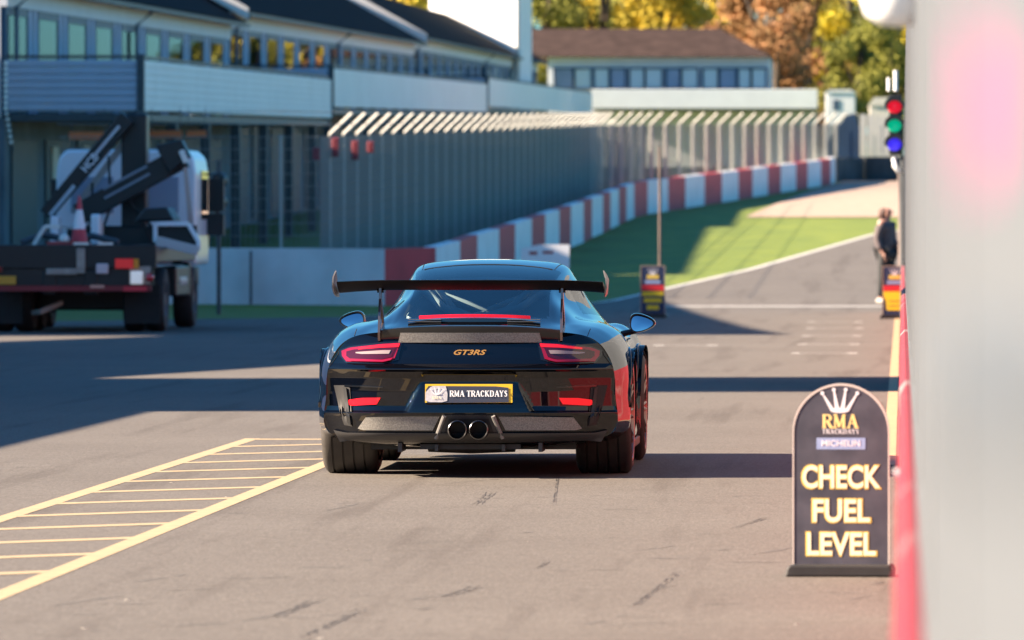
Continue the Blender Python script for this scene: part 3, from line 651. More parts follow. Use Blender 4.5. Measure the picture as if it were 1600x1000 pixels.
# two signs further on
def farsign(px, Y, label, yellow):
    r = empty('slow_sign', (PX(px, Y), Y, zg(Y))); tag(r, label, 'sign', 'yellow and dark lane signs')
    mb = MB(); mb.box(-.20, .20, 0, .02, .05, .87); mb.build('board', mat('sign_navy', (.02, .035, .09), .5), r)
    mb = MB(); mb.box(-.21, -.195, -.004, .024, .05, .885); mb.box(.195, .21, -.004, .024, .05, .885); mb.box(-.195, .195, -.004, .024, .87, .885); mb.build('frame', mat('frame_tan', (.35, .28, .22), .6), r)
    mb = MB(); mb.prism([(-.26, 0), (.26, 0), (.22, .07), (-.22, .07)], -.18, .2, 'xz'); mb.build('base', BLACK, r)
    crown(SWH, r, 0, .73, .16, .11, -.003)
    mb = MB(); mb.box(-.10, .10, -.004, 0, .66, .73); mb.build('gold_letters', SY, r)
    mb = MB(); mb.box(-.13, .13, -.004, 0, .58, .635); mb.build('banner', SBL, r)
    mb = MB(); mb.box(-.194, .194, -.004, 0, .46, .555); mb.build('red_band', mat('sign_red', (.62, .02, .03), .5), r)
    if yellow:
        mb = MB(); mb.prism([(-.194, .455), (.194, .455), (.175, .33), (.15, .32), (.135, .14), (-.135, .14), (-.15, .32), (-.175, .33)], -.004, 0, 'xz')
        mb.build('yellow_panel', mat('sign_bright_yellow', (.80, .60, .02), .5), r)
        mb = MB()
        for z_ in (.21, .29): mb.box(-.10, .10, -.006, -.0045, z_, z_+.012)
        mb.build('dark_line', DARKST, r)
    else:
        mb = MB()
        for hw_, z_ in ((.18, .37), (.15, .26), (.10, .14)): mb.box(-hw_, hw_, -.004, 0, z_, z_+.075)
        mb.build('yellow_lines', mat('sign_bright_yellow', (.8, .6, .02)), r)
farsign(1020, 118, 'dark blue board with yellow lines, standing in shadow right of the car', False)
farsign(1398, 117, 'sunlit yellow and red board at the foot of the traffic light', True)
r = empty('grass_pole', (PX(1031, 136), 136, zg(136))); tag(r, 'thin brown pole standing behind the shaded blue sign', 'pole')
mb = MB(); mb.tube([(0, 0, -.05), (0, 0, 2.9)], .028, 8); mb.build('shaft', mat('pole_brown', (.10, .07, .06), .7, var=.3, scale=3), r, smooth='auto')
mb = MB(); mb.tube([(0, 0, 2.9), (0, 0, 2.94)], .035, 8); mb.build('cap', DARKST, r)
r = empty('low_sign', (PX(852, 130), 130, zg(130))); tag(r, 'low white board with red marks seen just over the car roof', 'sign')
mb = MB(); mb.box(-.45, .45, 0, .04, .55, 1.02+.03); mb.prism([(-.45, 1.05), (.45, 1.05), (.45, 1.12), (-.1, 1.12)], 0, .04, 'xz'); mb.build('board', mat('board_white', (.85, .85, .85), .5), r)
mb = MB(); mb.box(-.05, .15, -.004, 0, .95, 1.0); mb.box(-.3, -.15, -.004, 0, .93, .99); mb.build('red_marks', REDP, r)
for s_ in (-.38, .38): MB().box(s_-.02, s_+.02, .045, .08, -.05, 1.0).build('leg', DARKST, r)

# twin dark signal on a post left of the fence, orange boards, hanging bulbs
r = empty('signal_post', (PX(342, 122), 122, zg(122))); tag(r, 'dark post with two round lamp boxes right of the truck', 'signal')
mb = MB(); mb.tube([(0, 0, 0), (0, 0, 2.7)], .04, 8); mb.build('post', DARKST, r)
for z in (2.35, 1.98):
    mb = MB(); mb.lathe([(0, -.16), (.12, -.15), (.15, -.05), (.15, .08), (0, .1)], 'y', (0, -.06, z), 20); b_ = mb.build('lamp_box', BLACK, r, smooth='auto')
    mb = MB(); mb.lathe([(0, -.165), (.09, -.158)], 'y', (0, -.06, z), 16); mb.build('lens', GLASS, b_)
for i, (x0, x1, y0, y1, lb) in enumerate(((108, 166, 206, 218, 'dim orange board under the near balcony, left of the crane column'), (234, 284, 204, 216, 'bright orange board under the balcony right of the crane column'), (292, 322, 204, 215, 'small orange board furthest right under the first balcony'))):
    Y = 149.5 if i == 0 else 152; r = empty('orange_board', (PX((x0+x1)/2, Y), Y, PZ(y1, Y))); hw_ = (x1-x0)/2*Y/F; hh = (y1-y0)*Y/F
    tag(r, lb, 'sign', 'orange boards under the balcony')
    mb = MB(); mb.box(-hw_, hw_, 0, .05, 0, hh); mb.build('panel', mat('board_orange', (.75, .16, .04), .5), r)
    MB().box(-hw_*.9, -hw_*.86, .01, .04, hh, hh+.5).build('hanger', DARKST, r); MB().box(hw_*.86, hw_*.9, .01, .04, hh, hh+.5).build('hanger', DARKST, r)
r = empty('bulb_chain', (PX(9, 148.5), 148.5, PZ(90, 148.5))); tag(r, 'string of small white bulbs hanging from the balcony corner at far left', 'light string')
mb = MB(); mb.tube([(0, 0, 0), (.02, 0, -.8), (.16, 0, -2.0)], .01, 5); mb.build('cord', DARKST, r)
for k in range(15):
    z = -.12-k*.12; mb = MB(); rr = .05 if k < 9 else .04
    mb.lathe([(0, -rr), (rr*.7, -rr*.7), (rr, 0), (rr*.7, rr*.7), (0, rr)], 'z', (.0 if k < 9 else .02*(k-8), -.03, z), 10); mb.build('bulb', mat('bulb_white', (.95, .9, .8), .3), r, smooth=True)
for i, (x, y, hh, lb) in enumerate(((494, 240, 20, 'faint red panel nearest the lattice, behind the fence'), (524, 230, 30, 'tallest red panel behind the fence'), (555, 235, 30, 'third red panel from the left behind the fence'), (579, 230, 18, 'small red panel furthest right behind the fence'))):
    Y = (131.4, 134.5, 139, 142.5)[i]; r = empty('red_panel', (PX(x, Y), Y, PZ(y+hh/2, Y))); tag(r, lb, 'panel', 'red panels behind the fence')
    MB().box(-.07, .07, 0, .06, 0, hh*Y/F).build('face', mat('panel_red', (.20, .03, .04), .5), r, bevel=.02)
    MB().box(-.05, .05, .061, .20, .02, .06).build('clip', DARKST, r)

# ------------------------------------------------------------------ recovery truck
TB = mat('truck_black', (.009, .010, .012), .4, var=.2, scale=3); TW = mat('truck_white', (.80, .83, .86), .35, coat=.5); TWL = mat('truck_lit', (.80, .78, .72), .4)  # truck_lit is the white with warm sunlight put into its colour
tr = empty('recovery_truck', (-12.05, 101, 0)); tag(tr, 'black flatbed recovery truck with white cab and folded loader crane, cut by the left edge', 'truck')
def tb(*a): return MB().box(*a)
mb = MB(); mb.box(-1.1, 1.1, .5, 7.6, .62, .92); mb.box(-.4, -.2, 0, .5, .55, .9); mb.box(.2, .4, 0, .5, .55, .9); mb.build('chassis', TB, tr, bevel=.02)
tb(-1.25, 1.25, .1, 5.6, 1.02, 1.24).build('flatbed', TB, tr, bevel=.015)
tb(-1.25, 1.25, -.02, .08, .93, 1.27).build('tail_beam', TB, tr, bevel=.01)
tb(-1.25, 1.18, -.06, -.0, .60, .68).build('red_bar', mat('dull_red', (.25, .02, .025), .5), tr)
tb(-1.2, 1.2, .02, .1, .685, .925).build('rear_panel', TB, tr)
tb(.86, 1.17, -.03, .0, .70, .96).build('lamp_bracket', mat('bracket_beige', (.38, .31, .26), .7, var=.15, scale=9), tr)
lc = tb(.66, .92, -.07, -.032, .93, 1.07).build('tail_light', mat('truck_tail', (.75, .03, .03), .25, emit=.04), tr)
tb(.93, 1.0, -.07, -.032, .93, 1.07).build('indicator', mat('indicator', (.9, .30, .02), .3), tr)
tb(.88, 1.06, -.075, -.035, .70, .89).build('reflector', mat('white_refl', (.9, .88, .84), .3, emit=.05), tr, bevel=.02)  # given a faint glow of its own, though only a reflector
mb = MB(); mb.lathe([(0, -.06), (.05, -.04), (.065, 0), (.04, .05), (0, .06)], 'y', (1.16, -.1, .80), 16); mb.build('side_marker', REDG, tr, smooth=True)
tb(.38, .56, -.06, -.02, .85, 1.0).build('number_disc', mat('pink_white', (.72, .55, .55), .4), tr, bevel=.02)
mb = MB(); mb.box(.10, .22, -.07, -.02, .86, 1.22); mb.box(-.34, .10, -.07, -.02, .84, .93); mb.build('hook_arm', mat('bracket_beige', (.38, .31, .26)), tr, bevel=.01)
tb(.30, .50, -.09, -.06, .645, .69).build('reflector', mat('pink_orange', (.8, .35, .25), .4), tr)
tb(.78, 1.12, -.09, -.06, .60, .67).build('reflector', mat('bright_red', (.8, .03, .05), .4), tr)
pl = tb(-1.22, -.78, -.055, -.02, .70, .82).build('number_plate', mat('plate_amber', (.70, .33, .03), .5), tr)
tb(-1.22, -.98, -.06, -.02, .88, .95).build('tail_light', mat('tail_dim', (.3, .02, .02), .3), tr)
mb = MB(); mb.box(.05, .25, -.01, .2, 1.27, 1.305); mb.box(.40, .60, -.01, .2, 1.27, 1.305); mb.build('deck_block', TWL, tr)
# wheels
def wheel(x, y, rad, wd, dual=False):
    mb = MB(); mb.lathe([(rad*.55, -wd/2), (rad*.93, -wd/2), (rad, -wd/2+.05), (rad, wd/2-.05), (rad*.93, wd/2), (rad*.55, wd/2)], 'x', (x, y, rad), 32)
    t_ = mb.build('wheel', RUBBER, tr, smooth='auto')
    mb = MB(); sx = 1 if x > 0 else -1
    mb.lathe([(rad*.55, -wd/2*sx*.9), (rad*.56, wd/2*sx), (rad*.48, wd/2*sx*.7), (rad*.22, wd/2*sx*.4), (rad*.18, wd/2*sx*.9), (0, wd/2*sx*.9)], 'x', (x, y, rad), 24); mb.build('rim', DARKST, t_, smooth='auto')
for x in (-1.12, -.80, .80, 1.12): wheel(x, 1.3, .47, .27)
for x in (-1.08, 1.08): wheel(x, 5.7, .47, .30)
for x in (-.80, .80): wheel(x, 2.45, .47, .27)
for xf in (-1.0, 1.0):
    MB().box(xf-.30, xf+.22, .74, .76, .12, .70).build('mud_flap', RUBBER, tr)
MB().box(-.85, .75, 2.0, 4.6, .30, .60).build('under_box', TB, tr, bevel=.03)
for i_, (xa_, za_, xb_, zb2, yy_) in enumerate(((-.45, 1.25, -.2, 2.2, 4.5), (-.1, 1.3, .05, 2.6, 4.45), (.7, 1.3, .25, 2.1, 4.4), (.9, 1.26, .5, 1.8, 4.3))):
    MB().tube([(xa_, yy_, za_), ((xa_+xb_)/2+.12, yy_-.1, (za_+zb2)/2-.1), (xb_, yy_, zb2)], .022, 6).build('hose', RUBBER, tr, smooth='auto')
for i_ in range(5):
    MB().box(-1.1+i_*.42, -1.0+i_*.42, .2, 5.4, 1.241, 1.265).build('deck_rib', DARKST, tr)
mb = MB(); mb.tube([(-.9, 1.6, 1.3), (-.6, 1.8, 1.42), (-.2, 1.7, 1.33), (.1, 1.9, 1.4), (.5, 1.8, 1.3)], .05, 8); mb.build('strap_roll', DARKST, tr, smooth='auto')
mb = MB(); mb.box(1.02, 1.24, 2.9, 4.7, .5, .95); mb.build('side_box', TB, tr, bevel=.03)
mb = MB(); mb.box(1.16, 1.24, 4.72, 4.9, .5, 1.0); mb.tube([(.95, 5.05, 1.0), (1.2, 5.05, .98), (1.24, 5.05, .5)], .03, 8); mb.build('mudguard', TB, tr)
mb = MB(); mb.lathe([(0, -.5), (.2, -.5), (.2, .5), (0, .5)], 'y', (1.05, 3.9, .72), 20); mb.build('fuel_tank', STEEL, tr, smooth='auto')
mb = MB(); mb.tube([(-.2, .6, .42), (-.45, .2, .30), (-.6, .6, .28)], .04, 8); mb.build('tow_bar', mat('bracket_beige', (.38, .31, .26)), tr)
# cab
c0, c1 = 6.0, 7.9; cx0, cx1 = -.93, 1.22
prof = [(cx0, .95), (cx0, 2.35), (cx0+.04, 2.6), (cx0+.16, 2.72), (cx1-.16, 2.72), (cx1-.04, 2.6), (cx1, 2.35), (cx1, .95)]
mb = MB(); mb.prism(prof, c0, c1, 'xz'); cab = mb.build('cab', TW, tr, bevel=.05, smooth=False)
for a_, b_ in ((-.70, -.05), (.32, .95)):
    MB().box(a_, b_, c0-.02, c0+.0, 1.75, 2.30).build('rear_window', mat('cab_window', (.28, .33, .42), .25), cab, bevel=.04)
MB().box(cx1, cx1+.012, c0+.7, c1-.2, 1.65, 2.4).build('side_window', BLACKG, cab)
mb = MB(); mb.tube([(.2, 7.0, 2.72), (.2, 7.0, 2.80)], .06, 10); mb.build('beacon', STEEL, cab)
for s_ in (-1, 1):
    X_ = cx0-.16 if s_ < 0 else cx1+.14; A_ = cx0 if s_ < 0 else cx1
    mb = MB(); mb.tube([(A_, c1-.2, 2.35), (X_, c1-.2, 2.35), (X_, c1-.2, 1.5)], .02, 6); mb.box(X_-.12, X_+.12, c1-.26, c1-.14, 1.78, 2.28); mb.box(X_-.14, X_+.12, c1-.27, c1-.13, 1.40, 1.74); mb.build('mirror', BLACK, cab, bevel=.02)
# crane
def beam(m_, a, b, w0, w1, dy=.22, y=4.6):
    a, b = Vector(a), Vector(b); d = (b-a).normalized(); n = Vector((-d.y, d.x))
    P = [a+n*w0, b+n*w1, b-n*w1, a-n*w0]; m_.prism([(p.x, p.y) for p in P], y-dy/2, y+dy/2, 'xz'); return m_
def T(x, y, Y=105.6): return (PX(x, Y)+12.05, PZ(y, Y))
mb = MB(); mb.box(T(188, 0)[0], T(228, 0)[0], 4.7, 5.1, 1.2, T(0, 178)[1]); mb.box(-.6, .9, 4.6, 5.3, 1.24, 1.55); mb.build('crane_column', TB, tr, bevel=.03)
m_ = beam(MB(), T(72, 335), T(200, 183), .10, .12); mb_ = m_.build('crane_boom', TB, tr, bevel=.01)
m_ = beam(MB(), T(146, 247), T(188, 197), .022, .022, .02, 4.46); m_.build('boom_stripe', mat('stripe_grey', (.55, .56, .60), .5), mb_)
m_ = beam(MB(), T(80, 336), T(118, 290), .03, .03, .02, 4.46); m_.build('boom_stripe', mat('stripe_grey', (.55, .56, .60)), mb_)
ang = math.atan2(T(0, 197)[1]-T(0, 247)[1], T(188, 0)[0]-T(146, 0)[0])
text('HCB', .2, SWH, mb_, Matrix.Translation((T(142, 0)[0], 4.455, T(0, 254)[1])) @ Matrix.Rotation(-ang, 4, 'Y'), off=.004, sizefit=(.30, .13))
m_ = beam(MB(), T(128, 335), T(292, 245), .16, .17, .3, 4.2); b2 = m_.build('crane_boom', TB, tr, bevel=.01)
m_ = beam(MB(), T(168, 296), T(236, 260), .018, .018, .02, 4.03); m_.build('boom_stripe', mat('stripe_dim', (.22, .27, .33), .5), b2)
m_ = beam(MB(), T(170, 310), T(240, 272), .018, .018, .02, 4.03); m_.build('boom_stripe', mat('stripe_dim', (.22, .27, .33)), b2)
mb = MB(); mb.lathe([(0, -.02), (.03, -.02), (.03, 0)], 'y', (T(258, 0)[0], 4.03, T(0, 240)[1]), 12); mb.build('bolt', SY, b2)
m_ = beam(MB(), T(262, 250), T(298, 232), .24, .14, .34, 4.0); m_.build('boom_head', TB, tr, bevel=.02)
m_ = beam(MB(), T(292, 236), T(300, 255), .04, .04, .1, 3.75); m_.build('hook', TWL, tr, bevel=.01)
m_ = beam(MB(), T(298, 262), T(307, 352), .028, .04, .06, 3.8); m_.build('strap', mat('strap_tan', (.5, .38, .33), .7), tr)
m_ = beam(MB(), T(110, 330), T(200, 210), .04, .05, .1, 4.95); m_.build('crane_ram', STEEL, tr)
# side frames on the deck
def frame(pts, name, m, wd, y):
    m_ = MB()
    for a, b in zip(pts, pts[1:]): beam(m_, T(*a, 102), T(*b, 102), wd, wd, .1, y)
    return m_.build(name, m, tr, bevel=.006)
frame([(50, 383), (68, 354), (92, 354)], 'ramp_frame', TWL, .028, 1.2)
frame([(92, 354), (126, 358)], 'ramp_frame', STEEL, .02, 1.25)
frame([(236, 378), (236, 350), (288, 350), (304, 378), (304, 392)], 'ramp_frame', TW, .03, 1.6)
frame([(238, 376), (304, 392)], 'ramp_board', mat('grey_board', (.55, .53, .52), .6), .07, 1.55)
a, b = T(240, 352, 102), T(300, 386, 102)
MB().box(a[0], b[0], 1.7, 1.74, b[1], a[1]).build('ramp_plate', TB, tr)
mb = MB(); mb.prism([T(232, 347), T(248, 326), T(282, 324), T(294, 345)], 2.6, 3.6, 'xz'); mb.build('winch_cover', TB, tr, bevel=.03)
mb = MB(); mb.box(*[T(168, 0)[0], T(182, 0)[0]], 2.4, 2.9, 1.26, T(0, 335)[1]); mb.build('tool_box', TW, tr, bevel=.03)
mb = MB(); mb.box(T(106, 0)[0], T(118, 0)[0], 2.4, 2.9, 1.26, T(0, 338)[1]); mb.build('tool_box', TW, tr, bevel=.03)
mb = MB(); mb.lathe([(0, -.08), (.06, -.06), (.08, 0), (.06, .06), (0, .08)], 'z', (T(100, 0, 101.5)[0], .5, 1.35), 12); mb.build('lamp', TWL, tr, smooth=True)
tb(-.35, .1, .15, .35, 1.27, 1.32).build('strap', REDP, tr)
# cone on the deck
cn = empty('traffic_cone', (PX(124, 101.6), 101.6, 1.25)); tag(cn, 'red and white traffic cone standing on the truck deck', 'cone')
for nme, a, b, m in (('base_cone', 0, .22, REDG), ('white_sleeve', .22, .50, SWH), ('tip', .50, .70, REDG)):
    r0, r1 = .125-.125*a*1.25, .125-.125*b*1.25; mb = MB(); mb.lathe([(r0, a+.03), (r1, b+.03)]+([(0, b+.03)] if nme == 'tip' else []), 'z', (0, 0, 0), 20); mb.build(nme, mat('cone_red', (.55, .04, .06), .5) if m is REDG else m, cn, smooth='auto')
MB().box(-.16, .16, -.16, .16, 0, .03).build('foot', mat('cone_red', (.5, .02, .04)), cn, bevel=.01)

# ------------------------------------------------------------------ people by the wall
def skin_mesh(verts, edges, radii, name, m, parent, root=0, sub=2):
    me = bpy.data.meshes.new(name); me.from_pydata(verts, edges, []); o = bpy.data.objects.new(name, me); col.objects.link(o)
    s = o.modifiers.new('s', 'SKIN'); s.use_smooth_shade = True
    for i, rr in enumerate(radii):
        v = me.skin_vertices[0].data[i]; v.radius = rr if isinstance(rr, tuple) else (rr, rr); v.use_root = (i == root)
    b = o.modifiers.new('u', 'SUBSURF'); b.levels = sub; b.render_levels = sub
    bpy.context.view_layer.update(); nm = bpy.data.meshes.new_from_object(o.evaluated_get(bpy.context.evaluated_depsgraph_get())); bpy.data.objects.remove(o)
    nm.materials.clear(); nm.materials.append(m)
    for p in nm.polygons: p.material_index = 0; p.use_smooth = True
    o = bpy.data.objects.new(name, nm); col.objects.link(o)
    if parent: o.parent = parent
    return o
SKIN = mat('skin', (.26, .13, .095), .5); JK = mat('jacket', (.075, .058, .062), .8, var=.2, scale=10); TRO = mat('trousers', (.015, .017, .02), .8); HAIR = mat('hair_auburn', (.05, .014, .008), .55, var=.3, scale=30)
PY = 131.0
pe = empty('person', (PX(1385, PY), PY, zg(PY)), R(52)); tag(pe, 'person with long auburn hair in a dark jacket and black trousers facing the wall', 'person')
# local: facing -y; x to the figure's left
pe.scale = (1.07, 1.07, 1.07)
V = [(0, 0, .92), (0, .0, 1.10), (0, .0, 1.28), (0, .01, 1.40), (0, 0, 1.47), (0, -.01, 1.53), (0, -.015, 1.60), (0, -.005, 1.67),
     (.09, 0, .88), (.10, -.02, .48), (.11, .03, .09), (.115, -.10, .04), (-.09, 0, .88), (-.10, .02, .48), (-.11, .06, .09), (-.115, -.07, .04),
     (.155, .01, 1.38), (.19, .02, 1.12), (.16, -.12, .98), (.13, -.18, .95), (-.155, .01, 1.38), (-.20, .05, 1.12), (-.19, -.04, .92), (-.18, -.09, .86)]
E = [(0, 1), (1, 2), (2, 3), (3, 4), (4, 5), (5, 6), (6, 7), (0, 8), (8, 9), (9, 10), (10, 11), (0, 12), (12, 13), (13, 14), (14, 15), (3, 16), (16, 17), (17, 18), (18, 19), (3, 20), (20, 21), (21, 22), (22, 23)]
RD = [(.14, .10), (.115, .09), (.135, .10), (.11, .085), .052, (.07, .08), (.078, .095), (.06, .075), .09, .06, .042, .038, .09, .06, .042, .038, .06, .048, .036, .03, .06, .048, .036, .03]
bd = skin_mesh(V, E, RD, 'body', SKIN, pe)
# clothing follows the body
def cloth(idx, pad, name, m):
    mp = {j: i for i, j in enumerate(idx)}
    return skin_mesh([V[j] for j in idx], [(mp[a], mp[b]) for a, b in E if a in mp and b in mp], [tuple(x+pad for x in (RD[j] if isinstance(RD[j], tuple) else (RD[j], RD[j]))) for j in idx], name, m, pe)
cloth([0, 1, 2, 3, 16, 17, 18, 20, 21, 22], .03, 'jacket', JK)
cloth([0, 8, 9, 10, 12, 13, 14], .018, 'trousers', TRO)
for s_, y_ in ((.115, -.03), (-.115, 0)):
    mb = MB(); mb.box(s_-.045, s_+.045, y_-.15, y_+.12, .0, .085); mb.build('shoe', mat('shoe_white', (.30, .28, .26), .6), pe, bevel=.025)
skin_mesh([(0, .04, 1.725), (0, .09, 1.63), (0, .11, 1.50), (.03, .11, 1.38), (.078, .03, 1.60), (.09, .03, 1.47), (-.078, .03, 1.60), (-.09, .03, 1.47)], [(0, 1), (1, 2), (2, 3), (0, 4), (4, 5), (0, 6), (6, 7)], [(.07, .06), (.08, .06), (.075, .045), (.05, .03), .03, .024, .03, .024], 'hair', HAIR, pe)
skin_mesh([(-.12, .05, 1.40), (0, .09, 1.43), (.12, .05, 1.40)], [(0, 1), (1, 2)], [.06, .06, .06], 'hood', mat('hood_pale', (.36, .32, .31), .8), pe)
mb = MB(); mb.tube([(0, -.105, 1.61), (0, -.135, 1.585), (0, -.11, 1.575)], [.010, .016, .012], 8); mb.build('nose', SKIN, pe, smooth=True)
for s_ in (-.033, .033):
    mb = MB(); mb.lathe([(0, -.004), (.011, -.002), (.012, .004)], 'y', (s_, -.108, 1.615), 10); mb.build('eye', BLACK, pe)
mb = MB(); mb.box(-.022, .022, -.104, -.10, 1.545, 1.552); mb.build('mouth', mat('lips', (.4, .12, .10), .5), pe)
for hx, hy, hz, s_ in ((.13, -.21, .93, 1), (-.18, -.11, .83, -1)):
    mb = MB(); mb.tube([(hx, hy+.03, hz+.04), (hx, hy, hz), (hx, hy-.01, hz-.03)], [.025, .035, .03], 8)
    for k in range(4): mb.tube([(hx-.02+.014*k, hy-.01, hz-.03), (hx-.02+.014*k, hy-.025, hz-.065), (hx-.02+.014*k, hy-.01, hz-.09+.004*abs(k-1.5))], [.009, .008, .006], 6)
    mb.tube([(hx+.02*-s_, hy-.01, hz+.005), (hx+.035*-s_, hy-.035, hz-.02), (hx+.03*-s_, hy-.045, hz-.045)], [.010, .009, .007], 6); mb.build('hand', SKIN, pe, smooth=True)
# wooden post beside the person
r = empty('wall_post', (PX(1409, 119.5), 119.5, zg(119.5))); tag(r, 'slim pinkish post between the person and the pit wall', 'post')
MB().tube([(.0, 0, -.02), (-.02, 0, 1.2), (-.05, 0, 2.45)], [.045, .04, .02], 8).build('shaft', mat('post_pink', (.16, .125, .115), .7, var=.15), r, smooth='auto')
MB().tube([(-.001, 0, .0), (-.001, 0, .05)], .07, 10).build('foot', DARKST, r)

# ------------------------------------------------------------------ the sports car
def paint():
    m = bpy.data.materials.new('car_paint'); m.use_nodes = True; p = m.node_tree.nodes['Principled BSDF']
    sock(p, 'Base Color', (.0015, .002, .004, 1)); sock(p, 'Roughness', .5); sock(p, 'Specular IOR Level', .0); sock(p, 'Coat Weight', 1.0); sock(p, 'Coat Roughness', .012); sock(p, 'Coat IOR', 1.62)
    return m
PAINT = paint()
CARB = mat('carbon', (.26, .25, .23), .4, c2=(.12, .118, .11), scale=160, coat=.15, detail=1)
GREYP = mat('grey_plastic', (.034, .034, .036), .42)
CGLASS = glassmat('car_glass', (.42, .50, .52), ior=1.5)
car = empty('sports_car', (-2.585, 42.6, 0)); tag(car, 'glossy black sports coupe with a tall rear wing, seen from behind', 'car')
ST = {
 -.82: [(0, .875), (.25, .875), (.45, .872), (.52, .87), (.57, .868), (.62, .862), (.68, .85), (.74, .825), (.80, .77), (.853, .66), (.866, .5), (.85, .27), (.5, .20), (0, .20)],
 -.60: [(0, .90), (.25, .90), (.43, .898), (.50, .895), (.55, .893), (.61, .89), (.68, .885), (.76, .855), (.84, .79), (.895, .67), (.905, .5), (.88, .26), (.5, .18), (0, .18)],
 -.40: [(0, .948), (.25, .945), (.42, .935), (.48, .925), (.53, .915), (.60, .915), (.68, .905), (.77, .88), (.86, .81), (.92, .68), (.93, .5), (.905, .25), (.5, .17), (0, .17)],
  .0: [(0, 1.06), (.22, 1.055), (.40, 1.035), (.46, 1.025), (.52, .985), (.585, .945), (.67, .925), (.77, .905), (.87, .84), (.935, .70), (.94, .5), (.925, .25), (.5, .16), (0, .16)],
  .4: [(0, 1.165), (.22, 1.16), (.39, 1.135), (.46, 1.08), (.53, 1.01), (.61, .94), (.69, .918), (.78, .895), (.87, .82), (.93, .68), (.93, .48), (.91, .22), (.5, .15), (0, .15)],
  .8: [(0, 1.24), (.22, 1.234), (.41, 1.208), (.485, 1.14), (.56, 1.035), (.66, .93), (.72, .905), (.78, .87), (.845, .79), (.89, .64), (.89, .45), (.89, .17), (.5, .14), (0, .14)],
 1.2: [(0, 1.285), (.22, 1.279), (.43, 1.252), (.505, 1.18), (.585, 1.05), (.695, .91), (.75, .88), (.79, .84), (.84, .76), (.865, .62), (.87, .42), (.88, .14), (.5, .13), (0, .13)],
 1.55: [(0, 1.297), (.22, 1.291), (.44, 1.262), (.515, 1.18), (.60, 1.04), (.71, .895), (.755, .87), (.79, .83), (.84, .75), (.865, .61), (.87, .42), (.88, .14), (.5, .13), (0, .13)],
 1.9: [(0, 1.27), (.22, 1.262), (.42, 1.228), (.505, 1.15), (.60, 1.01), (.71, .885), (.755, .86), (.80, .82), (.84, .74), (.865, .6), (.87, .41), (.88, .14), (.5, .13), (0, .13)],
 2.3: [(0, 1.10), (.22, 1.09), (.42, 1.05), (.52, 1.00), (.61, .93), (.70, .865), (.75, .85), (.80, .82), (.86, .75), (.89, .61), (.89, .42), (.89, .15), (.5, .13), (0, .13)],
 2.7: [(0, .88), (.25, .877), (.45, .865), (.55, .86), (.62, .865), (.68, .875), (.74, .875), (.80, .85), (.87, .78), (.915, .64), (.92, .45), (.90, .18), (.5, .13), (0, .13)],
 3.1: [(0, .77), (.25, .77), (.45, .765), (.55, .78), (.60, .80), (.66, .82), (.74, .82), (.80, .79), (.86, .72), (.89, .6), (.89, .42), (.86, .18), (.5, .13), (0, .13)],
 3.4: [(0, .66), (.22, .66), (.42, .66), (.52, .67), (.58, .69), (.64, .70), (.70, .69), (.75, .65), (.79, .58), (.80, .5), (.80, .4), (.78, .2), (.5, .14), (0, .14)],
 3.57: [(0, .50), (.18, .50), (.32, .50), (.42, .50), (.47, .50), (.52, .50), (.56, .49), (.58, .47), (.60, .44), (.61, .4), (.60, .34), (.58, .24), (.4, .20), (0, .20)],
}
yk = sorted(ST)
def cr(p0, p1, p2, p3, t): return .5*((2*p1)+(-p0+p2)*t+(2*p0-5*p1+4*p2-p3)*t*t+(-p0+3*p1-3*p2+p3)*t**3)
def key_at(y):
    y = max(yk[0], min(yk[-1], y)); i = 0
    while i < len(yk)-2 and y > yk[i+1]: i += 1
    t = (y-yk[i])/(yk[i+1]-yk[i]); g = lambda k: ST[yk[max(0, min(len(yk)-1, k))]]
    # finite-difference hermite for uneven spacing
    out = []
    for j in range(14):
        q = []
        for c in (0, 1):
            v = [g(i-1)[j][c], g(i)[j][c], g(i+1)[j][c], g(i+2)[j][c]]; h = yk[i+1]-yk[i]
            m1 = (v[2]-v[0])/((yk[i+1]-yk[i-1]) if i > 0 else h); m2 = (v[3]-v[1])/((yk[i+2]-yk[i]) if i+2 < len(yk) else h)
            t2, t3 = t*t, t*t*t; q.append((2*t3-3*t2+1)*v[1]+(t3-2*t2+t)*h*m1+(-2*t3+3*t2)*v[2]+(t3-t2)*h*m2)
        out.append(q)
    return out
def prof_at(y, p):
    K = key_at(y); i = min(12, int(p)); t = p-i; g = lambda k: K[max(0, min(13, k))] if k >= 0 else [-K[1][0], K[1][1]]
    a, b, c, d = g(i-1), g(i), g(i+1), g(i+2)
    return (cr(a[0], b[0], c[0], d[0], t), cr(a[1], b[1], c[1], d[1], t))
SUB = 6; NP = 13*SUB+1
def arch(x, y, z):
    for ya, ra, xin in ((0, .405, .58), (2.457, .385, .62)):
        dy = abs(y-ya)
        if dy < ra and x > xin-.02:
            za = .355+math.sqrt(max(0, ra*ra-dy*dy))
            if z < za: return za
    return z
NS = 150; ysx = [yk[0]+(yk[-1]-yk[0])*i/NS for i in range(NS+1)]
def bodypt(y, p, off=0):
    x, z = prof_at(y, p)
    if off:
        x1, z1 = prof_at(y, min(13, p+.05)); x0, z0 = prof_at(y, max(0, p-.05)); dx, dz = x1-x0, z1-z0; l = math.hypot(dx, dz) or 1
        x += -(-dz)/l*off*1.0 if False else (dz*-1)/l*off; z += dx/l*off
    return x, z
P = [[None]*NP for _ in ysx]
for i, y in enumerate(ysx):
    for j in range(NP):
        x, z = prof_at(y, j/SUB); x = max(0, x); P[i][j] = (x, z, arch(x, y, z))
bodym, glr, gls, glf, inn = MB(), MB(), MB(), MB(), MB()
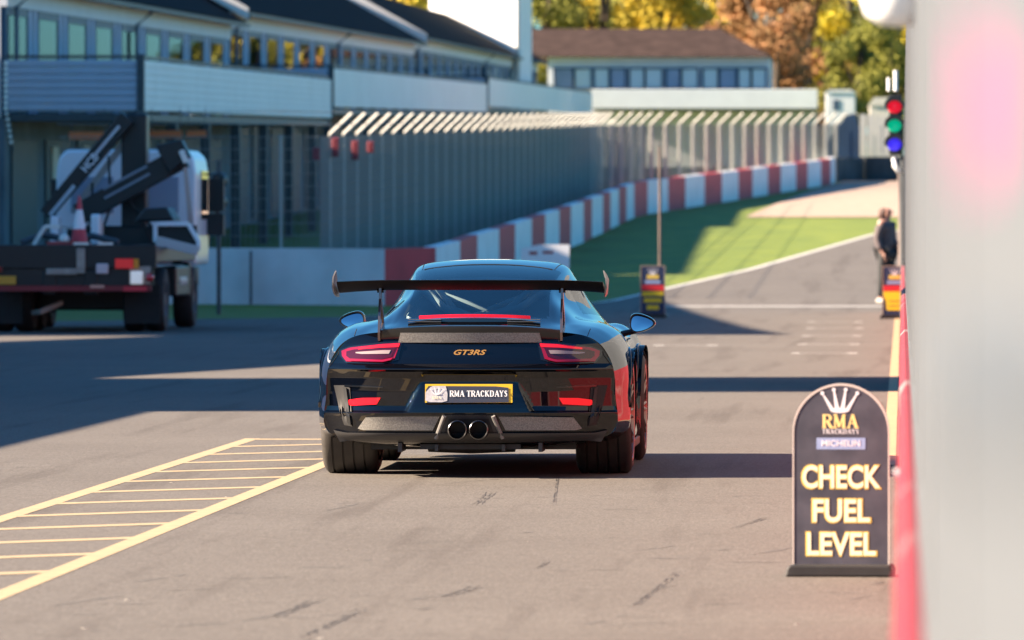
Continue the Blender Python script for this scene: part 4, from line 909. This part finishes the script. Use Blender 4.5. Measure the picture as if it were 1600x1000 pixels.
for sgn in (1, -1):
    for i in range(NS):
        for j in range(NP-1):
            y = (ysx[i]+ysx[i+1])/2; p = (j+.5)/SUB
            q = [(sgn*P[a][b][0], ysx[a], P[a][b][2]) for a, b in ((i, j), (i+1, j), (i+1, j+1), (i, j+1))]
            if sgn < 0: q = q[::-1]
            tgt = bodym
            if -.36 < y < .98 and p < 2.35-.25*max(0, (.1-y)): tgt = glr
            elif 2.0 < y < 2.62 and p < 2.7: tgt = glf
            elif 3.12 < p < 4.75 and .62+max(0, (4.75-p))*.16 < y < 2.05+(4.75-p)*-.02: tgt = gls
            tgt.add(q, [(0, 1, 2, 3)])
body = bodym.build('body', PAINT, car, smooth=True)
glr.build('rear_window', CGLASS, car, smooth=True)
for s_ in (1, -1):
    h_ = MB(); h_.f = []; half = [f for f in gls.f if gls.v[f[0]][0]*s_ > 0]; ids = sorted({i for f in half for i in f}); mp_ = {j: i for i, j in enumerate(ids)}; h_.add([gls.v[i] for i in ids], [tuple(mp_[i] for i in f) for f in half]); h_.build('side_window', CGLASS, car, smooth=True); glf.build('windscreen', CGLASS, car, smooth=True)
# nose cap
mb = MB(); pr = [(x, 3.57, z) for x, z in [prof_at(3.57, j/SUB) for j in range(NP)]]
mb.add(pr+[(-x, y, z) for x, y, z in pr[::-1]], [tuple(range(2*len(pr)))]); mb.build('nose', PAINT, car)
# rear face: water lines
outl = [prof_at(-.82, j/SUB) for j in range(NP)]
def Wz(z):
    best = 0
    for (x0, z0), (x1, z1) in zip(outl, outl[1:]):
        if (z0-z)*(z1-z) <= 0 and abs(z0-z1) > 1e-9:
            best = max(best, x0+(x1-x0)*(z-z0)/(z1-z0))
    return best
def lerp(tab, z):
    if z <= tab[0][0]: return tab[0][1]
    for (a, b), (c, d) in zip(tab, tab[1:]):
        if z <= c: return b+(d-b)*(z-a)/(c-a)
    return tab[-1][1]
T_OUT = [(.20, -.90), (.26, -.965), (.34, -.985), (.375, -1.0), (.392, -1.005), (.402, -.965), (.43, -.955), (.52, -.955), (.60, -.962), (.636, -.985), (.650, -1.004), (.656, -1.002), (.684, -.964), (.72, -.945), (.80, -.915), (.85, -.885), (.88, -.86)]
T_IN = [(.20, -.90), (.26, -.965), (.34, -.985), (.375, -1.0), (.392, -1.005), (.42, -1.0), (.45, -.993), (.575, -.958), (.62, -.962), (.636, -.985), (.650, -1.004), (.656, -1.002), (.684, -.964), (.72, -.945), (.80, -.915), (.85, -.885), (.88, -.86)]
def Fy(x, z):
    ax = abs(x); e = .275+(.60-z)*.50 if z < .60 else .275     # edge of the plate recess
    k = max(0, min(1, (e-ax)/.022+.5)); k = k*k*(3-2*k)
    yb = T = lerp(T_OUT, z)*(1-k)+lerp(T_IN, z)*k
    Wd = max(.02, Wz(z)); u = min(1, ax/Wd); r = (1-u**3.7)**(1/2.0) if u < 1 else 0
    v = 1.0
    if z > .78: v = (max(0, 1-((z-.78)/.0952)**3))**.5
    if z < .26: v = (max(0, 1-((.26-z)/.06)**3))**.5
    yc = yb+.07*x*x+.85*max(0, ax-.50)**2
    return -.82+(yc+.82)*r*v
NU, zs = 190, []
z = .2002
while z < .8745: zs.append(z); z += .0038 if not(.36 < z < .44 or .62 < z < .69) else .0022
zs.append(.8748)
mb = MB(); mb.grid([[(Wz(z)*math.sin(math.pi/2*u_)*1.0 if False else Wz(z)*u_, Fy(Wz(z)*u_, z), z) for u_ in [math.copysign(1-(1-abs(-1+2*k/NU))**1.35, -1+2*k/NU) for k in range(NU+1)]] for z in zs])
mb.build('rear_bumper', PAINT, car, smooth=True)
# helper: patches laid on the rear face
def patch(name, m, top, bot, off=.006, thick=.01, nx=24, nz=5, smooth=True, par=None):
    mb = MB()
    def at(pl, t):
        d = [0]
        for a, b in zip(pl, pl[1:]): d.append(d[-1]+math.hypot(b[0]-a[0], b[1]-a[1]))
        s = t*d[-1]
        for i in range(len(pl)-1):
            if s <= d[i+1]+1e-9: k = (s-d[i])/max(1e-9, d[i+1]-d[i]); return (pl[i][0]+(pl[i+1][0]-pl[i][0])*k, pl[i][1]+(pl[i+1][1]-pl[i][1])*k)
        return pl[-1]
    rows = []
    for j in range(nz+1):
        v = j/nz; row = []
        for i in range(nx+1):
            a, b = at(top, i/nx), at(bot, i/nx); x, z = a[0]+(b[0]-a[0])*v, a[1]+(b[1]-a[1])*v
            edge = i in (0, nx) or j in (0, nz)
            row.append((x, Fy(x, z)-off, z))
        rows.append(row)
    mb.grid(rows)
    ring = rows[0]+[r_[-1] for r_ in rows[1:]]+rows[-1][-2::-1]+[r_[0] for r_ in rows[-2:0:-1]]
    mb.grid([ring, [(x, y+thick, z) for x, y, z in ring]], closed=True)
    o = mb.build(name, m, par or car, smooth='auto' if smooth else False); return o
def c2l(x, y): return ((x-735)/261.0, CH-(y-360)/261.0)
def mir(pl): return [(-x, z) for x, z in pl]
LENS_D = mat('lens_dark_red', (.30, .008, .03), .12, coat=1.0)
LENS_W = mat('lens_white', (.28, .22, .22), .2, coat=1.0)
LENS_R = mat('lens_lit_red', (.80, .008, .015), .2, coat=1.0, emit=.12)
LENS_M = mat('lens_magenta', (.22, .003, .022), .15, coat=1.0, emit=.03)
for sgn in (-1, 1):
    f = (lambda pl: pl) if sgn < 0 else (lambda pl: mir(pl))
    def q(*pts): return f([c2l(*p) for p in pts])
    h = patch('tail_light', BLACKG, q((529, 547), (545, 541), (598, 534), (630, 533)), q((530, 556), (540, 567), (600, 568), (624, 562)), .004, .012)
    patch('outer_lens', LENS_M, q((533, 548), (546, 543), (598, 537), (626, 535.5)), q((534, 556), (541, 564.5), (600, 565.5), (618, 560)), .012, .008, par=h)
    patch('inner_lens', mat('lens_deep', (.045, .002, .008), .1, coat=1), q((541, 549), (552, 546), (600, 541.5), (620, 541)), q((541, 556), (548, 561), (598, 561), (613, 557)), .0165, .004, par=h)
    patch('upper_strip', LENS_R, q((560, 543.0), (598, 538), (626, 536.5)), q((560, 545.6), (598, 542.4), (624, 541.5)), .0175, .004, par=h)
    patch('lower_strip', LENS_M, q((546, 560.0), (598, 561.5), (616, 558)), q((548, 563.6), (600, 564.6), (612, 562)), .0175, .004, par=h)
    patch('reverse_light', LENS_W, q((556, 549.8), (600, 546.6), (612, 546.6)), q((556, 551.6), (566, 552.8), (609, 552.2)), .020, .004, par=h)
    patch('fog_reflector', LENS_R if sgn < 0 else LENS_R, q((545, 624.5), (566, 621.5), (596, 621)), q((543, 631), (548, 633.5), (590, 631)), .012, .014)  # passive reflectors that share the glowing lens red
    patch('side_vent', mat('vent_black', (.006, .006, .007), .6), q((521, 602), (538, 602), (547, 606)), q((530, 640), (538, 664), (551, 666)), .006, .02)
    patch('vent_blade', BLACK, q((536, 604), (541, 606)), q((543, 660), (549, 664)), .016, .02)
    patch('vent_lip', BLACKG, q((538, 601), (600, 604)), q((538, 604), (600, 605.6)), .010, .014)
    patch('diffuser_panel', CARB, q((573, 651.5), (640, 650), (689, 650)), q((560, 669), (568, 671.5), (678, 671.5)), .012, .012)
patch('lower_valance', GREYP, [c2l(521, 672), c2l(540, 676), c2l(700, 676), c2l(770, 676), c2l(930, 676), c2l(949, 672)], [c2l(531, 690), c2l(560, 688), c2l(690, 692), c2l(780, 692), c2l(910, 688), c2l(939, 690)], .022, .05, nx=60)
# exhaust box
patch('exhaust_surround', GREYP, [c2l(697, 648), c2l(773, 648)], [c2l(681, 688), c2l(789, 688)], .014, .03)
patch('exhaust_recess', mat('vent_black', (.006, .006, .007)), [c2l(704, 653), c2l(766, 653)], [c2l(693, 686), c2l(777, 686)], .017, .004)
mb = MB()
for a, b in (((697, 649), (683, 684)), ((773, 649), (787, 684))):
    pa, pb = c2l(*a), c2l(*b); mb.tube([(pa[0], Fy(*pa)-.022, pa[1]), (pb[0], Fy(*pb)-.024, pb[1])], .013, 8)
mb.build('surround_trim', mat('trim_satin', (.16, .155, .15), .35), car, smooth='auto')
EXH = mat('exhaust_black', (.03, .03, .03), .22, metal=.9)
for x in (-.064, .062):
    mb = MB(); mb.lathe([(.049, .12), (.049, -.02), (.051, -.035), (.057, -.035), (.060, -.02), (.060, .1)], 'y', (x, -1.045, .292), 32); t_ = mb.build('exhaust_pipe', EXH, car, smooth='auto')
    MB().lathe([(.049, -.034), (.053, -.040), (.058, -.036), (.0605, -.026)], 'y', (x, -1.045, .292), 32).build('tip_ring', mat('tip_metal', (.13, .13, .14), .25, metal=1.0), t_, smooth='auto')
    mb = MB(); mb.lathe([(0, .10), (.049, .10)], 'y', (x, -1.045, .292), 24); mb.build('bore', mat('bore_black', (.002, .002, .002), .9), t_)
# under the bumper
mb = MB(); mb.box(-.62, .62, -.55, 1.2, .16, .19); mb.build('undertray', BLACK, car)
UM = mat('underside', (.022, .021, .02), .5, metal=.3, var=.3, scale=12)
mb = MB(); mb.lathe([(0, -.28), (.075, -.26), (.085, 0), (.075, .26), (0, .28)], 'x', (-.0, -.72, .225), 20); mb.box(-.30, .30, -.85, -.6, .17, .20); mb.build('silencer', UM, car, smooth='auto')
for s_ in (-1, 1):
    mb = MB(); mb.tube([(s_*.22, -.30, .24), (s_*.60, 0.02, .25)], .025, 8); mb.tube([(s_*.22, .10, .20), (s_*.60, 0.02, .20)], .02, 8); mb.tube([(s_*.30, -.1, .30), (s_*.62, 0, .34)], .03, 8); mb.build('suspension_arm', UM, car, smooth='auto')
    mb = MB(); mb.box(s_*.42-.012, s_*.42+.012, -.88, -.55, .155, .21); mb.build('diffuser_fin', GREYP, car); mb = MB(); mb.box(s_*.2-.01, s_*.2+.01, -.90, -.55, .16, .20); mb.build('diffuser_fin', GREYP, car)
# engine lid with carbon strip and third lamp
def lidgrid(xa, ya0, za0, ya1, za1, curve=.03, drop=.02, n=20, thick=.02):
    mb = MB(); rows = []
    for (y, z) in ((ya0, za0), (ya1, za1), (ya1, za1-thick), (ya0, za0-thick)):
        rows.append([(xa*(-1+2*k/n), y+curve*((-1+2*k/n)**2), z-drop*((-1+2*k/n)**2)) for k in range(n+1)])
    rows.append(rows[0]); mb.grid(rows); mb.add(*[[rows[i][0] for i in range(4)], [(0, 1, 2, 3)]]); mb.add(*[[rows[i][-1] for i in range(4)], [(3, 2, 1, 0)]]); return mb
lid = empty('engine_lid', (0, 0, 0)); lid.parent = car
mb = MB(); n = 28; rows = []
for (y, z, hx) in ((-.56, .900, .50), (-.66, .903, .53), (-.80, .910, .55), (-.895, .914, .555), (-.925, .908, .555), (-.925, .868, .545), (-.905, .83, .545), (-.86, .80, .54)):
    rows.append([(hx*(-1+2*k/n), y+.055*((-1+2*k/n)**2), z-.028*abs(-1+2*k/n)**3) for k in range(n+1)])
mb.grid(rows); mb.build('ducktail', mat('ducktail_black', (.008, .009, .010), .32, coat=.2), lid, smooth='auto')
mb = MB(); rows = []
for z in (.868, .850, .83, .81): rows.append([(x_, -.935+.165*x_*x_+(.868-z)*.18, z) for x_ in [(.415-(.868-z)*-.25)*(-1+2*k/24) for k in range(25)]])
ring = rows[0]+[r_[-1] for r_ in rows[1:]]+rows[-1][-2::-1]+[r_[0] for r_ in rows[-2:0:-1]]
mb.grid(rows); mb.grid([ring, [(x, y+.03, z) for x, y, z in ring]], closed=True); mb.build('carbon_strip', CARB, lid, smooth='auto')
mb = MB(); rows = []
for (y, z) in ((-.44, .972), (-.475, .974), (-.478, .956), (-.44, .954)): rows.append([(.335*(-1+2*k/16), y+.03*((-1+2*k/16)**2), z-.010*((-1+2*k/16)**2)) for k in range(17)])
rows.append(rows[0]); mb.grid(rows); mb.build('brake_lamp', mat('brake_red', (.75, .006, .02), .25, emit=.10), lid, smooth='auto')
mb = MB(); rows = []
for (y, z) in ((-.38, .957), (-.475, .950), (-.482, .885), (-.3, .885)): rows.append([(.40*(-1+2*k/16), y+.03*((-1+2*k/16)**2), z-.022*((-1+2*k/16)**2)) for k in range(17)])
mb.grid(rows); mb.build('lid_step', BLACKG, lid, smooth='auto')
mb = MB()
for s_ in (-1, 1):
    for k in range(3): mb.box(min(s_*.20, s_*.40), max(s_*.20, s_*.40), -.495, -.465, .940-.013*k, .943-.013*k)
mb.build('louvres', mat('trim_satin', (.16, .155, .15)), lid)
# badge and plate
text('GT3RS', .05, mat('badge_gold', (.80, .42, .12), .3, metal=.4), car, Matrix.Translation((.003, Fy(0, .75)-.004, .752)), extrude=.002, off=.0012, shear=.35, sizefit=(.195, .031), name='badge')
pa = c2l(667, 599); pb = c2l(803, 628); zc = (pa[1]+pb[1])/2; xc = (pa[0]+pb[0])/2; hw, hh = (pb[0]-pa[0])/2, (pa[1]-pb[1])/2
npl = empty('number_plate', (0, 0, 0)); npl.parent = car
yp = -1.012; tilt = Matrix.Translation((xc, yp, zc)) @ Matrix.Rotation(R(-6), 4, 'X')
mb = MB(); mb.box(-hw, hw, 0, .012, -hh, hh, M=tilt); mb.build('backing', mat('plate_yellow', (.80, .50, .02), .4), npl)
mb = MB(); mb.add([tilt @ Vector(p) for p in ((-hw+.012, -.002, -hh-.002), (hw-.022, -.002, -hh+.002), (hw-.024, -.002, hh-.022), (hw-.10, -.002, hh-.014), (-hw+.02, -.002, hh-.012), (-hw+.004, -.002, hh-.035))], [tuple(range(6))]); mb.build('sticker', mat('sticker_navy', (.045, .05, .075), .4), npl, recalc=False)
mb = MB(); mb.add([tilt @ Vector(p) for p in ((-hw+.002, -.0035, -hh+.012), (-hw+.03, -.0035, -hh+.003), (-hw+.10, -.0035, -hh+.002), (-hw+.132, -.0035, -hh+.010), (-hw+.134, -.0035, -.005), (-hw+.128, -.0035, hh-.03), (-hw+.122, -.0035, hh-.012), (-hw+.045, -.0035, hh-.012), (-hw+.03, -.0035, hh-.02), (-hw+.003, -.0035, hh-.05))], [tuple(range(10))]); mb.build('badge_panel', mat('panel_silver', (.55, .54, .56), .5, var=.15, scale=60), npl, recalc=False)
crown(SWH, npl, -hw+.07, -.01, .075, .045, -.005, tilt)
serif('RMA', .055, .017, mat('rma_pale', (.85, .80, .6), .5), npl, tilt @ Matrix.Translation((-hw+.068, -.005, -.026)), bold=1.4)
serif('RMA TRACKDAYS', .345, .036, mat('letters_white', (.9, .9, .9), .5), npl, tilt @ Matrix.Translation((.058, -.0045, -.002)), bold=1.5)
# panel seams
def seam(pts, r=.0022): return MB().tube(pts, r, 5).build('panel_seam', mat('seam_black', (.002, .002, .002), .9), car)
for s_ in (-1, 1):
    seam([(s_*prof_at(y, 1.95)[0], y, prof_at(y, 1.95)[1]+.0008) for y in [.98+i*.09 for i in range(12)]])
    seam([(s_*x, Fy(x, z)-.001, z) for x, z in [(.79+.0*i, .757-.012*i) for i in range(1)]+[(.795+.055*i/8, .735-.075*i/8) for i in range(9)]])
    seam([(s_*prof_at(y, 6.3+2.2*(0-y)/.8*0)[0], y, prof_at(y, 6.3)[1]+.0008) for y in [-.8+i*.05 for i in range(6)]])
seam([(prof_at(1.0, 0)[0]+x, 1.0-.25*x*x, prof_at(1.0-.25*x*x, min(2, abs(x)/.215))[1]+.001) for x in [-.40+.05*i for i in range(17)]], .003)
# rear wing
wg = empty('rear_wing', (0, 0, 0)); wg.parent = car
def foil(xw, yc, zc_, ch, th, aoa, ntip):
    out = []
    for k in range(20):
        t = 2*math.pi*k/20; u = .5*math.cos(t); v = th*.5*math.sin(t)*(1+.55*(math.cos(t)*-1)*.6); v -= .05*ch*(1-(2*u)**2)*.8
        uu = u*ch; out.append((xw, yc+(-uu)*math.cos(aoa)*1.0-0, zc_+v+uu*math.sin(aoa)))
    return out
mb = MB(); rows = []
for k in range(31):
    x = -.795+1.59*k/30; e = max(0, (abs(x)-.42)/.375); rows.append(foil(x, -.76, 1.160-.012*e*e, .33, .034+.02*e*e*.6, R(8), 0))
mb.grid(rows, True); mb.add(rows[0], [tuple(range(20))]); mb.add(rows[-1], [tuple(range(20))[::-1]])
mb.build('blade', mat('wing_black', (.006, .006, .007), .55, spec=.2), wg, smooth='auto')
for s_ in (-1, 1):
    mb = MB(); rows = []
    ep = [(-.60, 1.10), (-.64, 1.185), (-.78, 1.215), (-.93, 1.240), (-.955, 1.20), (-.955, 1.14), (-.93, 1.10), (-.86, 1.085), (-.70, 1.080)]
    for (w_, inf) in ((0, 0), (.006, 1)):
        pass
    def ex(z): return s_*(.797+.022*(1-((z-1.16)/.085)**2))
    a = [(ex(z)-s_*.004, y, z) for y, z in ep]; b = [(ex(z)+s_*.004, y, z) for y, z in ep]; n_ = len(ep)
    mb.add(a+b+[(ex(1.16)-s_*.004, -.78, 1.15), (ex(1.16)+s_*.004, -.78, 1.15)], [(i, (i+1) % n_, 2*n_) for i in range(n_)]+[(i+n_, (i+1) % n_+n_, 2*n_+1) for i in range(n_)]+[(i, (i+1) % n_, (i+1) % n_+n_, i+n_) for i in range(n_)])
    mb.build('end_plate', mat('endplate', (.16, .15, .145), .35), wg, smooth='auto')
    mb = MB(); o_ = [(-.52, .90), (-.88, .82), (-.895, .87), (-.86, .99), (-.80, 1.07), (-.79, 1.135), (-.73, 1.135), (-.70, 1.06), (-.60, .98)]; i_ = [(-.60, .925), (-.82, .885), (-.84, .90), (-.82, .98), (-.775, 1.04), (-.765, 1.05), (-.755, 1.05), (-.73, 1.03), (-.65, .97)]
    X0, X1_ = s_*.545-.007, s_*.545+.007; n_ = len(o_); vs = [(x, y, z) for x in (X0, X1_) for (y, z) in o_+i_]; k_ = 2*n_; fs = []
    for i in range(n_):
        j = (i+1) % n_; fs += [(i, j, n_+j, n_+i), (k_+i, k_+n_+i, k_+n_+j, k_+j), (i, k_+i, k_+j, j), (n_+i, n_+j, k_+n_+j, k_+n_+i)]
    mb.add(vs, fs); mb.build('upright', mat('upright_metal', (.26, .20, .18), .3, metal=.85), wg)
    mb = MB(); mb.tube([(s_*.545-.02, -.76, 1.12), (s_*.545+.02, -.76, 1.12)], .014, 8); mb.build('bolt', EXH, wg)
# mirrors
for s_ in (-1, 1):
    mr = MB(); cx, cz, cy = s_*.915, .905 if s_ < 0 else .89, 1.95; rows = []
    for (sc, dy) in ((.96, -.055), (1.0, -.03), (.97, .02), (.8, .08), (.45, .12), (.02, .13)):
        rows.append([(cx+sc*(.085*math.cos(t)+(.012*s_*math.cos(2*t))), cy+dy, cz+sc*(.062*math.sin(t)*(1-.18*s_*math.cos(t)))) for t in [2*math.pi*k/28 for k in range(28)]])
    mr.grid(rows, True); m_ = mr.build('mirror', PAINT, car, smooth='auto')
    mb = MB(); g_ = [(cx+.84*(.085*math.cos(t)+(.012*s_*math.cos(2*t))), cy-.052+.012*math.sin(t), cz+.84*(.062*math.sin(t)*(1-.18*s_*math.cos(t)))) for t in [2*math.pi*k/28 for k in range(28)]]
    mb.add(g_+[(cx, cy-.060, cz)], [(k, (k+1) % 28, 28) for k in range(28)]); mb.build('mirror_glass', mat('mirror_silver', (.45, .52, .58), .02, metal=1.0), m_, smooth=True)
    mb = MB(); mb.grid([[(x_*1.0, y_, z_) for x_, y_, z_ in rows[0]], [(cx+(x_-cx)*.86, cy-.054, cz+(z_-cz)*.86) for x_, y_, z_ in rows[0]]], True); mb.build('mirror_rim', BLACK, m_)
    mb = MB(); mb.tube([(cx-s_*.03, cy, cz-.05), (s_*.80, cy+.05, .82), (s_*.74, cy+.06, .80)], [.018, .02, .022], 8); mb.build('mirror_arm', GREYP, m_, smooth='auto')
# wheels
TYRE = mat('tyre', (.030, .027, .025), .62, var=.25, scale=14); RIM = mat('rim_metal', (.32, .20, .17), .28, metal=.9)
def cwheel(s_, y, rad, wd, xo, rr):
    xc_ = s_*(xo-wd/2); pr = []; hw_ = wd/2
    pr += [(rr, -hw_+.01), (rr+.03, -hw_), (rad-.045, -hw_-.002), (rad-.018, -hw_+.012)]
    x = -hw_+.030; pr.append((rad-.003, x))
    for gx in (-.30, -.11, .08, .27):
        g_ = gx*wd; pr += [(rad, g_-.006), (rad-.010, g_-.005), (rad-.010, g_+.005), (rad, g_+.006)]
    pr += [(rad-.003, hw_-.030), (rad-.018, hw_-.012), (rad-.045, hw_+.002), (rr+.03, hw_), (rr, hw_-.01)]
    wh = empty('wheel', (0, 0, 0)); wh.parent = car
    mb = MB(); mb.lathe(pr, 'x', (xc_, y, rad-.004), 72); mb.build('tyre', TYRE, wh, smooth='auto')
    mb = MB(); mb.lathe([(rr+.004, -hw_*s_), (rr+.012, hw_*s_*1.01), (rr-.006, hw_*s_*1.0), (rr-.018, hw_*s_*.75), (rr-.02, -hw_*s_)], 'x', (xc_, y, rad-.004), 48)
    for k in range(10):
        t = 2*math.pi*k/10
        for dt in (-.09, .09):
            A_ = (xc_+s_*hw_*.72, y+.06*math.cos(t), rad-.004+.06*math.sin(t)); B_ = (xc_+s_*hw_*.93, y+(rr-.008)*math.cos(t+dt), rad-.004+(rr-.008)*math.sin(t+dt)); mb.tube([A_, B_], [.014, .010], 6)
    mb.lathe([(0, hw_*s_*.85), (.05, hw_*s_*.83), (.07, hw_*s_*.6), (.07, 0)], 'x', (xc_, y, rad-.004), 20); mb.build('rim', RIM, wh, smooth='auto')
    mb = MB(); mb.lathe([(.10, 0), (.19, 0), (.19, .03), (.10, .03), (.10, 0)], 'x', (xc_+s_*.02, y, rad-.004), 40); mb.build('brake_disc', EXH, wh, smooth='auto')
for s_ in (-1, 1): cwheel(s_, 0, .364, .335, .938, .275); cwheel(s_, 2.457, .347, .27, .925, .262)
# arch lips in the paint, skirts and front vanes
for s_ in (-1, 1):
    for ya, ra, xo in ((0, .405, .945), (2.457, .385, .925)):
        pts = []
        for k in range(25):
            t = R(8+164*k/24); yy_, zz_ = ya+ra*math.cos(t), .355+ra*math.sin(t); best = None
            for p_ in [7+.1*i for i in range(45)]:
                x_, z_ = prof_at(yy_, p_)
                if best is None or abs(z_-zz_) < best[0]: best = (abs(z_-zz_), x_)
            pts.append((s_*(best[1]+.002), yy_, zz_))
        MB().tube(pts, .011, 6).build('arch_lip', PAINT, car, smooth=True)
    mb = MB(); mb.box(min(s_*.80, s_*.905), max(s_*.80, s_*.905), .43, 2.05, .115, .17); mb.build('side_skirt', BLACK, car, bevel=.01)
# cabin
INT = mat('cabin_dark', (.012, .016, .02), .8)
mb = MB(); mb.box(-.62, .62, -.25, 2.5, .35, .60); mb.box(-.60, .60, 2.15, 2.5, .60, .84); mb.box(-.55, .55, -.2, .55, .60, .82); mb.build('cabin_floor', INT, car)
for s_ in (-1, 1):
    mb = MB(); mb.prism([(-.24, .55), (.24, .55), (.25, .85), (.17, 1.0), (.13, 1.14), (-.13, 1.14), (-.17, 1.0), (-.25, .85)], .78, .92, 'xz', M=Matrix.Translation((s_*.34, 0, 0))); mb.build('seat', INT, car, bevel=.03)
CAGE = mat('cage_white', (.80, .80, .74), .35)
mb = MB()
for s_ in (-1, 1):
    mb.tube([(s_*.52, .72, .55), (s_*.47, .72, .95), (s_*.36, .72, 1.15), (0, .72, 1.17)], .024, 8)
    mb.tube([(s_*.40, .70, 1.12), (s_*.23, .26, 1.0), (s_*.10, -.10, .955)], .026, 8)
    mb.tube([(s_*.46, .72, .80), (-s_*.36, .72, 1.12)], .019, 8)
    mb.tube([(s_*.30, .60, 1.13), (s_*.16, .16, .995), (s_*.03, -.10, .955)], .019, 8)
mb.build('roll_cage', CAGE, car, smooth=True)
mb = MB(); mb.tube([(-.14, 1.95, 1.17), (.14, 1.95, 1.17)], .03, 8); mb.build('rear_view_mirror', BLACK, car)
